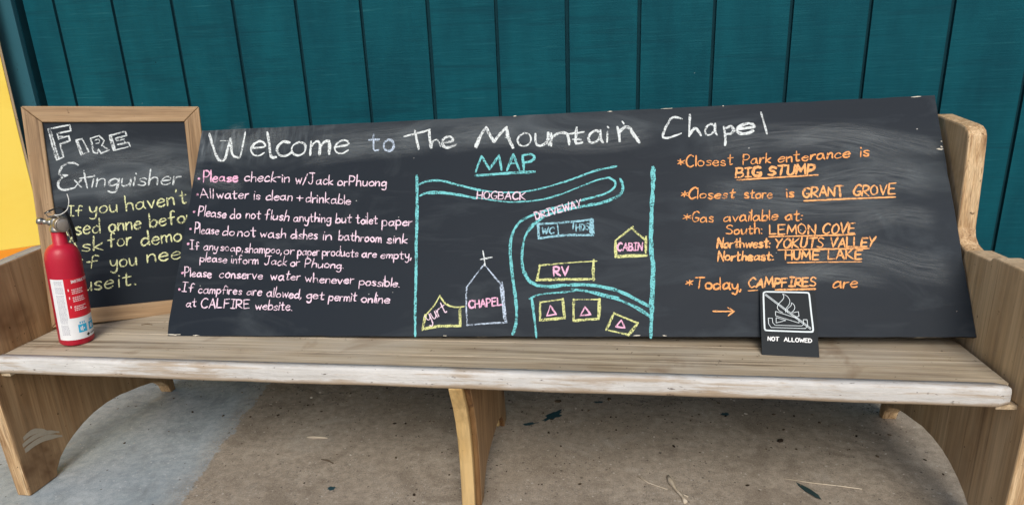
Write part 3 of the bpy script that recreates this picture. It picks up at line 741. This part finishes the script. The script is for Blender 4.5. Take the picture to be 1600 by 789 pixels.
W.text('P', .0058, 'CHAPEL', 256, 664, 368, 652, 26, .05, .2)
W.part('yurt_drawing'); W.line('y', .010, (93, 738), (105, 688)); W.line('y', .0065, (103, 690), (135, 655), (156, 620)); W.line('y', .0065, (156, 622), (175, 648), (205, 660), (238, 658)); W.line('y', .009, (224, 662), (224, 724)); W.line('y', .009, (94, 736), (150, 726), (224, 724))
W.text('p', .0048, 'yurt', 112, 712, 180, 676, 44, .05, .2)
# house rules
W.view(270, 170, 2.1927)
wp = .0052
def words(key, w, cap, items, xh=.47, **kw):
    for (t, x0, y0, x1, y1) in items: W.text(key, w, t, x0, y0, x1, y1, cap, xh=xh, jitter=.52, slant=random.uniform(.0, .16), **kw)
W.part('bullet_dots')
for bx_, by_ in ((97, 241), (90, 296), (77, 356), (63, 415), (53, 467), (30, 568), (18, 625)): W.dot('P', .0095, bx_, by_)
W.part('rule_lettering'); words('P', .0065, 36, [('Please', 113, 252, 232, 250)])
words('p', .0058, 35, [('check-in', 256, 249, 411, 252), ('w/Jack', 434, 257, 563, 261), ('orPhuong', 580, 264, 748, 268)])
W.part('rule_lettering'); words('p', .0056, 34, [('All', 100, 308, 145, 308), ('water', 158, 310, 268, 310), ('is', 288, 313, 308, 314), ('clean', 329, 315, 420, 316), ('+', 436, 318, 456, 319), ('drinkable', 468, 322, 623, 330)])
W.part('rule_lettering'); words('p', wp, 34, [('Please', 92, 370, 187, 377), ('do', 203, 378, 238, 379), ('not', 258, 379, 308, 380), ('flush', 323, 382, 406, 387), ('anything', 423, 388, 552, 392), ('but', 571, 393, 623, 394), ('toilet', 641, 395, 714, 398), ('paper', 731, 402, 834, 402)])
W.part('rule_lettering'); words('p', wp, 34, [('Please', 78, 429, 160, 434), ('do', 174, 438, 216, 438), ('not', 227, 440, 289, 443), ('wash', 306, 443, 394, 446), ('dishes', 413, 448, 504, 449), ('in', 525, 452, 553, 452), ('bathroom', 579, 453, 726, 460), ('sink', 746, 462, 814, 464)])
W.part('rule_lettering'); words('p', .0048, 30, [('If', 60, 486, 92, 487), ('any', 107, 488, 155, 489), ('soap,', 166, 491, 243, 493), ('shampoo,', 251, 496, 378, 500), ('or', 387, 501, 423, 503), ('paper', 435, 504, 510, 505), ('products', 521, 506, 644, 511), ('are', 658, 512, 707, 513), ('empty,', 723, 514, 828, 518)])
words('p', .0048, 30, [('please', 94, 528, 186, 532), ('inform', 203, 534, 296, 536), ('Jack', 318, 538, 394, 540), ('or', 409, 542, 440, 543), ('Phuong.', 459, 546, 592, 551)])
W.part('rule_lettering'); words('p', wp, 32, [('Please', 39, 580, 131, 584), ('conserve', 160, 584, 309, 588), ('water', 339, 591, 440, 593), ('whenever', 459, 597, 627, 604), ('possible.', 646, 608, 784, 614)])
W.part('rule_lettering'); words('p', wp, 32, [('If', 26, 634, 68, 635), ('campfires', 85, 637, 235, 642), ('are', 254, 645, 305, 646), ('allowed,', 323, 648, 442, 655), ('get', 461, 656, 522, 658), ('permit', 539, 661, 634, 664), ('online', 651, 666, 748, 670)])
words('p', .0054, 32, [('at', 41, 685, 74, 686), ('CALFIRE', 93, 689, 261, 690), ('website.', 283, 693, 409, 697)])
# right hand column, orange
W.view(1030, 140, 1.793)
wo = .0052
W.part('direction_lettering'); words('o', wo, 30, [('*', 69, 224, 88, 223), ('Closest', 92, 217, 220, 212), ('Park', 249, 211, 325, 207), ('enterance', 346, 205, 542, 190), ('is', 573, 188, 596, 187)], xh=.48)
words('O', .0088, 26, [('BIG', 228, 247, 298, 243), ('STUMP', 318, 241, 444, 237)])
W.line('O', .0048, (232, 254), (340, 247), (455, 240))
W.part('direction_lettering'); words('o', wo, 29, [('*', 75, 312, 92, 311), ('Closest', 95, 307, 222, 303), ('store', 251, 306, 327, 303), ('is', 368, 303, 386, 302)], xh=.48)
words('O', .0062, 27, [('GRANT', 412, 301, 525, 298), ('GROVE', 551, 298, 664, 293)]); W.line('O', .0052, (415, 312), (540, 306), (666, 301))
W.part('direction_lettering'); words('o', wo, 30, [('*', 78, 375, 97, 374), ('Gas', 103, 371, 162, 371), ('available', 191, 369, 339, 366), ('at:', 362, 366, 407, 366)], xh=.48)
W.part('direction_lettering'); words('o', wo, 28, [('South:', 198, 405, 296, 403)], xh=.48); words('O', .0058, 27, [('LEMON', 318, 405, 444, 404), ('COVE', 464, 403, 551, 401)]); W.line('O', .005, (316, 412), (430, 409), (553, 405))
W.part('direction_lettering'); words('O', .0066, 27, [('Northwest:', 171, 443, 317, 441)], xh=.48); words('O', .0062, 26, [('YOKUTS', 332, 442, 464, 441), ('VALLEY', 483, 440, 606, 438)]); W.line('O', .0050, (340, 449), (460, 446), (590, 444))
W.part('direction_lettering'); words('O', .0066, 26, [('Northeast:', 173, 479, 324, 477)], xh=.48); words('O', .0064, 25, [('HUME', 359, 475, 451, 474), ('LAKE', 477, 474, 569, 472)]); W.line('O', .0052, (365, 484), (470, 482), (568, 481))
W.part('direction_lettering'); words('o', .0056, 33, [('*', 81, 560, 99, 559), ('Today,', 106, 557, 234, 560), ('are', 488, 553, 554, 552)], xh=.48)
words('O', .0070, 25, [('CAMPFIRES', 255, 553, 440, 549)]); W.line('O', .0052, (255, 563), (280, 561)); W.line('O', .0054, (330, 560), (440, 557))
W.part('arrow_drawing'); W.poly('O', .0055, (156, 620), (212, 620)); W.poly('O', .0055, (197, 610), (214, 620), (198, 632))
W.finish()
# wiped chalk smears on the board
def smears(board, items):
    bm = bmesh.new(); ul = bm.loops.layers.uv.new('UVMap')
    for si, (pts, w) in enumerate(items):
        q = [p for sgm in catmull(pts, 6) for p in sgm]; n = len(q); V = []
        for i, p in enumerate(q):
            a = Vector(q[min(i + 1, n - 1)]) - Vector(q[max(i - 1, 0)]); a = a.normalized(); nr = Vector((-a[1], a[0]))
            c1 = Vector(p) + nr * w / 2; c2 = Vector(p) - nr * w / 2
            y = -.00012 - si * 6e-6
            V.append((bm.verts.new((c1[0], y, c1[1])), bm.verts.new((c2[0], y, c2[1])), i / (n - 1)))
        for a, b in zip(V, V[1:]):
            f = bm.faces.new((a[0], a[1], b[1], b[0]))
            for lp, (uu, vv) in zip(f.loops, ((a[2], 0), (a[2], 1), (b[2], 1), (b[2], 0))): lp[ul].uv = (uu + si * 0, vv)
    return link('chalk_smear', bm, M['smear'], board, world_coords=False, recalc=False)
hb = lambda *ps: [HB(p) for p in ps]
smears(board, [
    (hb((330, 250), (360, 222), (395, 206)), .10), (hb((350, 245), (400, 222), (460, 212)), .08), (hb((470, 240), (580, 225), (690, 215)), .12), (hb((700, 222), (760, 212), (830, 205)), .10),
    (hb((1210, 230), (1320, 205), (1440, 225), (1475, 240)), .06), (hb((1090, 235), (1220, 215), (1340, 222), (1460, 262)), .10), (hb((1260, 292), (1370, 270), (1470, 290)), .10),
    (hb((1230, 440), (1330, 395), (1440, 415), (1490, 420)), .10), (hb((1320, 360), (1400, 335), (1470, 345)), .07), 
    (hb((1150, 440), (1260, 425), (1400, 440)), .05), (hb((300, 268), (340, 285), (390, 292)), .05), (hb((1100, 300), (1250, 315), (1420, 308)), .12), (hb((820, 215), (930, 222), (1040, 205)), .09),])

# ------------------------------------------------------------------ framed board
FW, FH, FT = .4700, .6590, .022
fb = empty('framed_chalkboard', (0, 0, 0))
fb.matrix_world = frame_matrix((-.0400, -.6544, .4540), -.1644, .058, .565)
tag(fb, 'wood framed blackboard about the fire extinguisher at the left end of the bench', 'chalkboard')
RW = .047
def rail(quad, mat):
    bm = bmesh.new(); prism(bm, quad, 1, 0, FT)
    return link('frame_rail', bm, mat, fb, world_coords=False, bevel=.003)
g = .0004
rail([(0 + g, FH), (FW - g, FH), (FW - RW - g, FH - RW), (RW + g, FH - RW)], M['frame'])
rail([(0 + g, 0), (RW + g, RW), (FW - RW - g, RW), (FW - g, 0)], M['frame'])
rail([(0, g), (0, FH - g), (RW, FH - RW - g), (RW, RW + g)], M['frame_up'])
rail([(FW, g), (FW - RW, RW + g), (FW - RW, FH - RW - g), (FW, FH - g)], M['frame_up'])
bm = bmesh.new(); prism(bm, [(RW - .006, RW - .006), (FW - RW + .006, RW - .006), (FW - RW + .006, FH - RW + .006), (RW - .006, FH - RW + .006)], 1, .007, .013)
link('slate_panel', bm, M['slate_small'], fb, world_coords=False)
HF = homography([(78, 516), (340, 493), (317, 170), (36, 180)], [(0, 0), (FW, 0), (FW, FH), (0, FH)])
W = Writing('chalk', fb, HF); W.off = -.0066
W.view(60, 190, 2.721)
wf = .0058
W.part('outlined_lettering'); W.poly('w', wf, (45, 66), (135, 45), (139, 70), (82, 84), (88, 108), (130, 92), (134, 113), (93, 128), (106, 183), (78, 196), (45, 66))
W.line('w', .005, (55, 72), (86, 188)); W.line('w', .005, (88, 96), (130, 96))
W.poly('w', wf, (160, 110), (186, 103), (213, 158), (180, 172), (160, 110)); W.line('w', .005, (166, 112), (186, 168))
W.poly('w', wf, (222, 100), (258, 88), (278, 108), (268, 130), (298, 148), (264, 164), (254, 146), (248, 164), (232, 160), (222, 100)); W.line('w', .005, (240, 108), (256, 104), (258, 118), (244, 122))
W.poly('w', wf, (302, 86), (370, 66), (376, 84), (328, 98), (332, 108), (364, 100), (368, 114), (336, 124), (384, 114), (389, 130), (318, 150), (302, 86)); W.line('w', .005, (310, 90), (324, 144))
W.part('cursive_lettering'); W.line('w', .0066, (166, 216), (145, 207), (112, 214), (92, 238), (90, 258), (122, 260), (122, 260), (96, 272), (84, 292), (86, 314), (112, 322), (150, 312))
W.text('w', .0062, 'x', 150, 312, 178, 310, 62, .1, .1)
W.line('w', .0064, (190, 240), (196, 280), (203, 312)); W.line('w', .0050, (172, 272), (234, 262))
W.text('w', .0062, 'inguisher', 222, 308, 600, 290, 66, .18, .25)
wy = .0056
W.part('yellow_lettering'); W.text('l', wy, 'If', 122, 431, 178, 430, 42, .05, .1); W.text('l', wy, 'you', 210, 420, 326, 411, 60, .1, .2); W.text('l', wy, "haven't", 366, 408, 628, 372, 62, .05, .2)
W.part('yellow_lettering'); W.text('l', wy, 'used', 112, 512, 252, 500, 62, .05, .2); W.text('l', wy, 'onne', 290, 496, 424, 482, 64, .1, .2); W.text('l', wy, 'before', 466, 476, 690, 446, 58, .05, .2)
W.part('yellow_lettering'); W.text('l', wy, 'Ask', 106, 582, 262, 572, 60, .05, .2); W.text('l', wy, 'for', 286, 562, 384, 550, 60, .1, .2); W.text('l', wy, 'demo', 426, 556, 600, 532, 62, .05, .2)
W.part('yellow_lettering'); W.text('l', wy, 'if', 172, 650, 240, 644, 52, .1, .2); W.text('l', wy, 'you', 292, 646, 402, 636, 60, .1, .2); W.text('l', wy, 'need', 450, 624, 650, 602, 62, .05, .2)
W.part('yellow_lettering'); W.text('l', wy, 'use', 176, 742, 300, 728, 64, .1, .2); W.text('l', wy, 'it.', 326, 726, 396, 716, 62, .1, .1)
W.finish()
sm = smears(fb, [([(.15, .38), (.25, .42), (.40, .46)], .09), ([(.32, .45), (.38, .47), (.44, .45)], .07), ([(.06, .42), (.12, .45), (.2, .46)], .05), ([(.10, .52), (.25, .50), (.4, .53)], .06)])
for v in sm.data.vertices: v.co.y += .0069

# ------------------------------------------------------------------ small campfire sign
SW, SH = .1347, .1733
sg = empty('campfire_sign', (0, 0, 0))
sg.matrix_world = frame_matrix((2.0134, -.6966, .4412), -.68, .0236, -.0384)
tag(sg, 'small black plastic not allowed sign with crossed out campfire on the seat', 'sign')
bm = bmesh.new(); prism(bm, [(0, 0), (SW, 0), (SW, SH), (0, SH)], 1, 0, .003)
link('sign_plate', bm, M['sign_black'], sg, world_coords=False, bevel=.0006)
HS = homography([(125, 712), (618, 730), (595, 133), (90, 122)], [(0, 0), (SW, 0), (SW, SH), (0, SH)])
W = Writing('print', sg, HS, rough=.0); W.off = .0003
rr = [(150, 141), (340, 140), (515, 141), (536, 150), (543, 172), (556, 330), (569, 470), (565, 492), (545, 503), (350, 502), (170, 499), (150, 490), (143, 470), (134, 320), (127, 168), (134, 148), (150, 141)]
W.part('symbol_border'); W.line('sign_white', .0040, *rr)
def outl(*pts, w=.0013): W.ribbon([p for a, b in zip(pts, pts[1:]) for p in (a, b)], w, 'sign_white')
def seg(*pts, w=.0013):
    for a, b in zip(pts, pts[1:]): W.ribbon([a, b], w, 'sign_white')
W.part('prohibition_bar'); seg((146, 162), (553, 470)); seg((140, 172), (548, 482)); seg((143, 167), (551, 476), w=.0004)
W.part('flame_symbol'); W.line('sign_white', .0013, (300, 158), (312, 185), (300, 215), (264, 255), (254, 292), (272, 318), (300, 332))
W.line('sign_white', .0013, (300, 158), (340, 178), (364, 215), (360, 255), (335, 290), (326, 312), (330, 332))
W.line('sign_white', .0013, (380, 240), (402, 258), (410, 288), (398, 315), (380, 330)); W.line('sign_white', .0013, (380, 240), (376, 268), (350, 292), (340, 312), (346, 335))
W.part('log_symbol'); seg((238, 324), (446, 388), (446, 426), (238, 364), (238, 324)); seg((388, 334), (442, 322), (447, 364), (410, 372)); seg((244, 380), (330, 405), (244, 430), (244, 380))
seg((174, 388), (210, 388), (214, 428), (234, 450), (470, 452), (486, 438), (484, 394), (518, 394), (522, 445), (502, 474), (200, 472), (178, 440), (174, 388))
W.part('sign_lettering')
for (wd, a, b) in (('NOT', 174, 270), ('ALLOWED', 316, 554)):
    W.text('sign_white_bold', .0024, wd, a, 588 + (a - 174) * .025, b, 588 + (b - 174) * .025, 34, 0, 0)
W.finish()

# ------------------------------------------------------------------ fire extinguisher
ext = empty('fire_extinguisher', (.100, -.717, .4425))
tag(ext, 'red fire extinguisher with white label standing on the left end of the bench', 'extinguisher')
R0 = .0435
bm = bmesh.new()
lathe(bm, [(.001, 0), (.036, 0), (.0405, .002), (R0, .007), (R0, .240), (.0428, .256), (.0402, .270), (.0355, .281), (.0280, .289), (.0205, .293), (.0180, .296), (.0176, .330), (.001, .3302)], seg=64)
link('cylinder', bm, M['red'], ext, world_coords=False)
bm = bmesh.new()
lathe(bm, [(.001, .330), (.0190, .330), (.0195, .333), (.0195, .339), (.0165, .342), (.0155, .346), (.0155, .364), (.012, .369), (.001, .3695)], seg=32)
link('valve', bm, M['metal'], ext, world_coords=False)
vd = Vector((.72, -.69, 0)).normalized()            # towards the viewer
rt = Vector((.989, .142, 0)).normalized()
def along(c, d, prof, name, mat, parent=ext, seg=24):
    bm = bmesh.new(); lathe(bm, prof, seg=seg)
    q = Vector(d).to_track_quat('Z', 'Y').to_matrix().to_4x4()
    bm.transform(Matrix.Translation(c) @ q); return link(name, bm, mat, parent, world_coords=False)
nz = along(Vector((0, 0, 0.352)), (-rt + vd * .25 + Vector((0, 0, 0.138))).normalized(), [(.001, .008), (.0095, .008), (.0095, .020), (.0072, .021), (.0072, .034), (.0092, .035), (.0095, .046), (.0056, .0465), (.0054, .038), (.001, .038)], 'nozzle', M['metal'])
g1 = along(Vector((.018, -.006, 0.352)), (vd * .9 + rt * .5).normalized(), [(.001, -.004), (.019, -.004), (.0205, -.001), (.0205, .012), (.0185, .0145), (.0172, .0135), (.001, .0133)], 'pressure_gauge', M['brass'])
gf = along(Vector((.018, -.006, 0.352)), (vd * .9 + rt * .5).normalized(), [(.001, .0138), (.0168, .0138), (.0160, .0145), (.001, .0147)], 'gauge_face', M['gauge_face'], g1)
# lever handles, black, one above the other, running away over the top
bm = bmesh.new()
def strap(bm, pts, w, t, side):
    prev = None
    for i, p in enumerate(pts):
        p = Vector(p); d = Vector(pts[min(i + 1, len(pts) - 1)]) - Vector(pts[max(i - 1, 0)]); up = d.cross(side).normalized()
        ring = [bm.verts.new(p + side * sx * w / 2 + up * sz * t / 2) for sx, sz in ((-1, -1), (1, -1), (1, 1), (-1, 1))]
        if prev:
            for k in range(4): bm.faces.new((prev[k], prev[(k + 1) % 4], ring[(k + 1) % 4], ring[k]))
        else: bm.faces.new(ring[::-1])
        prev = ring
    bm.faces.new(prev)
sidev = rt.cross(Vector((0, 0, 1))).normalized()
strap(bm, [-rt * .026 + Vector((0, 0, .379)), -rt * .010 + Vector((0, 0, .388)), rt * .010 + Vector((0, 0, .396)), rt * .024 + Vector((0, 0, .393)), rt * .034 + Vector((0, 0, .372)), rt * .041 + Vector((0, 0, .335)), rt * .043 + Vector((0, 0, .300))], .014, .004, sidev)
link('lever', bm, M['black_plastic'], ext, world_coords=False, bevel=.001)
bm = bmesh.new()
strap(bm, [-rt * .018 + Vector((0, 0, 0.370)), rt * .004 + Vector((0, 0, 0.375)), rt * .020 + Vector((0, 0, 0.367)), rt * .030 + Vector((0, 0, 0.342)), rt * .034 + Vector((0, 0, 0.315))], .016, .003, sidev)
link('carry_handle', bm, M['metal'], ext, world_coords=False, bevel=.001)
bm = bmesh.new()
tube(bm, [(.004, -.018, .372), (-.002, -.024, .376), (-.003, -.027, .384), (.003, -.025, .390), (.009, -.020, .384)], .0013)
link('pull_pin', bm, M['metal'], ext, world_coords=False)
bm = bmesh.new()
q = [p for sgm in catmull([(.012, -.016, 0.380), (.030, -.016, 0.382), (.048, -.010, 0.396), (.054, -.006, 0.420), (.050, -.004, 0.438)], 6) for p in sgm]
tube(bm, q, .0011)
link('tamper_tie', bm, M['tie'], ext, world_coords=False)
# label wrapped on the cylinder: angle measured around the axis, u = metres along the arc from the label's left edge
vang = math.atan2(vd[1], vd[0])
LZ0, LZ1 = .020, .202
A0 = vang - math.radians(62); A1 = vang + math.radians(125)
def wrap(bm, pts_uz, r, mi=0):
    vs = [bm.verts.new((r * math.cos(a), r * math.sin(a), z)) for a, z in pts_uz]; f = bm.faces.new(vs); f.material_index = mi; f.smooth = True
def wrap_rect(bm, a0, a1, z0, z1, r, mi=0, n=24):
    n = max(1, int(n * abs(a1 - a0) / 2.5) + 1)
    for i in range(n):
        b0 = a0 + (a1 - a0) * i / n; b1 = a0 + (a1 - a0) * (i + 1) / n
        wrap(bm, [(b0, z0), (b1, z0), (b1, z1), (b0, z1)], r, mi)
bm = bmesh.new(); wrap_rect(bm, A0, A1, LZ0, LZ1, R0 + .0004, n=60)
lab = link('label', bm, M['label_white'], ext, world_coords=False, recalc=False)
deg = math.radians
SPLIT = vang - deg(14)
bm = bmesh.new(); wrap_rect(bm, SPLIT, A1 - deg(25), .086, .2025, R0 + .0007, n=50)
link('instruction_panel', bm, M['label_red'], lab, world_coords=False, recalc=False)
def curve_text(bm, word, a0, z0, width, cap, r, sw):
    pos = 0; items = []
    for ch in word:
        if ch == ' ': pos += 3.5; continue
        st = [[tuple(map(float, p.split())) for p in q.split(',')] for q in GL[ch].split('|')]
        items.append((pos, st)); pos += max(p[0] for q in st for p in q) + 1.8
    k = width / pos
    for base, st in items:
        for q in st:
            for sgm in catmull(q, 3):
                for p, p2 in zip(sgm, sgm[1:]):
                    P1 = Vector(((base + p[0]) * k, p[1] * cap / 10)); P2 = Vector(((base + p2[0]) * k, p2[1] * cap / 10))
                    d = P2 - P1
                    if d.length < 1e-7: continue
                    nr = Vector((-d[1], d[0])).normalized() * sw / 2; curve_text.off += 2e-8
                    wrap(bm, [(a0 + v[0] / R0, z0 + v[1]) for v in (P1 - nr, P2 - nr, P2 + nr, P1 + nr)], r + curve_text.off)
curve_text.off = 0
bm = bmesh.new()
curve_text(bm, 'INSTRUCTIONS', SPLIT + deg(22), .1890, .062, .0075, R0 + .0010, .0019)
for zz in (.168, .145, .118):
    for j in range(3):
        a = SPLIT + deg(20); wd = random.uniform(30, 44)
        x = a
        while x < a + deg(wd):
            l = deg(random.uniform(2.5, 7)); wrap_rect(bm, x, x + l, zz - j * .0055, zz - j * .0055 + .0026, R0 + .0010, n=8); x += l + deg(1.6)
    wrap_rect(bm, SPLIT + deg(9), SPLIT + deg(12), zz - .002, zz + .005, R0 + .0010, n=8)
link('instruction_print', bm, M['label_pale'], lab, world_coords=False, recalc=False)
bm = bmesh.new(); zz = .196
while zz > .036:
    x = A0 + deg(16); end = SPLIT - deg(5)
    while x < end - deg(2):
        l = deg(random.uniform(1.5, 6)); wrap_rect(bm, x, min(x + l, end), zz, zz + .0013, R0 + .0007, n=6); x += l + deg(1.3)
    zz -= .0036 if random.random() > .12 else .0065
link('fine_print', bm, M['label_ink'], lab, world_coords=False, recalc=False)
bm = bmesh.new(); bm2 = bmesh.new()
for k in range(2):
    a = SPLIT + deg(22 + 38 * k)
    wrap_rect(bm, a, a + deg(29), .040, .064, R0 + .0007, n=20)
    c = a + deg(14)
    for (da, dz0, dz1) in ((-8, .006, .016), (-3, .004, .019), (3, .009, .013)): wrap_rect(bm2, c + deg(da), c + deg(da + 4), .040 + dz0, .040 + dz1, R0 + .0010, n=8)
    for j in range(3): wrap_rect(bm, a + deg(6 + 7 * j), a + deg(10 + 7 * j), .0665, .0725, R0 + .0007, n=8)
link('class_symbol', bm, M['label_blue'], lab, world_coords=False, recalc=False)
link('class_pictogram', bm2, M['label_white'], lab, world_coords=False, recalc=False)
bm = bmesh.new(); a = SPLIT + deg(46)
wrap(bm, [(a, .029), (a + .12, .0235), (a + .24, .029), (a + .12, .0345)], R0 + .0008)
for j in range(5): wrap_rect(bm, a + deg(17 + 6 * j), a + deg(21 + 6 * j), .0272, .0308, R0 + .0008, n=8)
link('maker_mark', bm, M['black_plastic'], lab, world_coords=False, recalc=False)
ext.rotation_euler = (0, math.radians(4.9), 0)

# ------------------------------------------------------------------ paint drips on the floor and litter
def blob(name, x, y, w, h, rot, mat, seed):
    rnd = random.Random(seed); bm = bmesh.new(); vs = []
    for i in range(22):
        a = 2 * math.pi * i / 22; r = rnd.uniform(.55, 1.1); p = Vector((w * r * math.cos(a), h * r * math.sin(a))); p.rotate(Matrix.Rotation(rot, 2))
        vs.append(bm.verts.new((x + p[0], y + p[1], .0009)))
    bm.faces.new(vs); o = link(name, bm, mat, floor, recalc=True); return o
blob('paint_stain', 1.447, -.275, .055, .022, .9, M['drip'], 1)
blob('paint_stain', 1.372, -.335, .030, .009, .3, M['drip'], 2)
blob('paint_stain', 2.03, -.22, .018, .012, .2, M['drip'], 3)
blob('paint_stain', .835, -.735, .016, .010, .5, M['drip'], 4)
blob('paint_stain', 1.60, -.17, .020, .008, .1, M['drip'], 5)

def litter_tube(name, pts, rad, mat, label, cat):
    bm = bmesh.new(); tube(bm, pts, rad, 7); base = Vector(pts[0]); base.z = 0
    return tag(link(name, bm, mat, None, base), label, cat)
litter_tube('wood_splinter', [(.640, -.484, .004), (.660, -.483, .005), (.690, -.482, .005), (.712, -.482, .004)], [.002, .005, .0045, .0015], M['twig'], 'pale wood splinter lying on the brown concrete left of the centre leg', 'splinter')
bm = bmesh.new(); tube(bm, [(1.806, -.60, .008), (1.812, -.625, .006), (1.822, -.655, .005), (1.838, -.69, .005), (1.843, -.71, .005)], [.004, .0085, .0035, .0035, .006], 7); tube(bm, [(1.836, -.672, .003), (1.853, -.685, .003)], .002, 6)
tag(link('seed_stalk', bm, M['twig'], None, (1.81, -.64, 0)), 'dry pale seed stalk lying on the concrete right of the centre leg', 'twig')
litter_tube('straw', [(2.13, -.575, .002), (2.20, -.588, .002), (2.28, -.597, .002), (2.33, -.605, .002)], .0012, M['twig'], 'thin straw lying on concrete behind the dark leaf', 'straw')
litter_tube('grass_stem', [(1.72, -.60, .002), (1.75, -.63, .002), (1.80, -.655, .002)], .0012, M['twig'], 'thin grass stem beside the dry seed stalk on the concrete', 'straw')
litter_tube('twig', [(.742, -.60, .003), (.765, -.605, .004), (.79, -.618, .003)], [.0015, .003, .0015], flat('dark_twig_bark', (.10, .075, .05), .8), 'small dark twig on concrete in front of the pale splinter', 'twig')
bm = bmesh.new()
L_ = [(-.045, .001), (-.03, .007), (0, .010), (.03, .007), (.048, 0), (.03, -.006), (0, -.008), (-.03, -.005)]
top = [bm.verts.new((p[0], p[1], .004 + .004 * math.sin(p[0] * 40))) for p in L_]; bot = [bm.verts.new((p[0], p[1], .0025 + .004 * math.sin(p[0] * 40))) for p in L_]
bm.faces.new(top); bm.faces.new(bot[::-1])
for i in range(8): bm.faces.new((top[i], bot[i], bot[(i + 1) % 8], top[(i + 1) % 8]))
lf = link('leaf_strip', bm, M['leaf'], None, world_coords=False); lf.location = (2.182, -.626, .0); lf.rotation_euler = (0, 0, math.radians(-62))
tag(lf, 'dark green leaf strip lying on the concrete under the right half of the bench', 'leaf')
bm = bmesh.new()
random.seed(11)
for i in range(900):
    x = random.uniform(-.3, 2.6); y = random.uniform(-1.0, .0)
    if random.random() < .5: y = random.gauss(-.2, .1)
    s_ = random.choice((.0012, .0015, .002, .002, .003)) * random.uniform(.7, 1.4)
    if random.random() < .03: s_ *= 2
    if x < .35 and random.random() < .7: continue
    mt = Matrix.Translation((x, y, s_ * .4)) @ Matrix.Rotation(random.uniform(0, 6), 4, 'Z') @ Matrix.Diagonal((s_ * random.uniform(.7, 2), s_, s_ * .6, 1))
    bmesh.ops.create_icosphere(bm, subdivisions=1, radius=1, matrix=mt)
tag(link('floor_grit', bm, M['grit']), 'dark and pale grit scattered over the concrete', 'grit', kind='stuff')
# dirt specks and hairs on the seat are in its material; a few fallen needles lie on it
bm = bmesh.new(); tube(bm, [(.205, -.585, .4408), (.222, -.58, .4415), (.24, -.583, .4408)], .0013, 6)
tag(link('pine_needle', bm, flat('dead_needle', (.13, .085, .045), .8), None, (.22, -.583, .44)), 'brown pine needle on the seat below the framed chalkboard', 'needle')
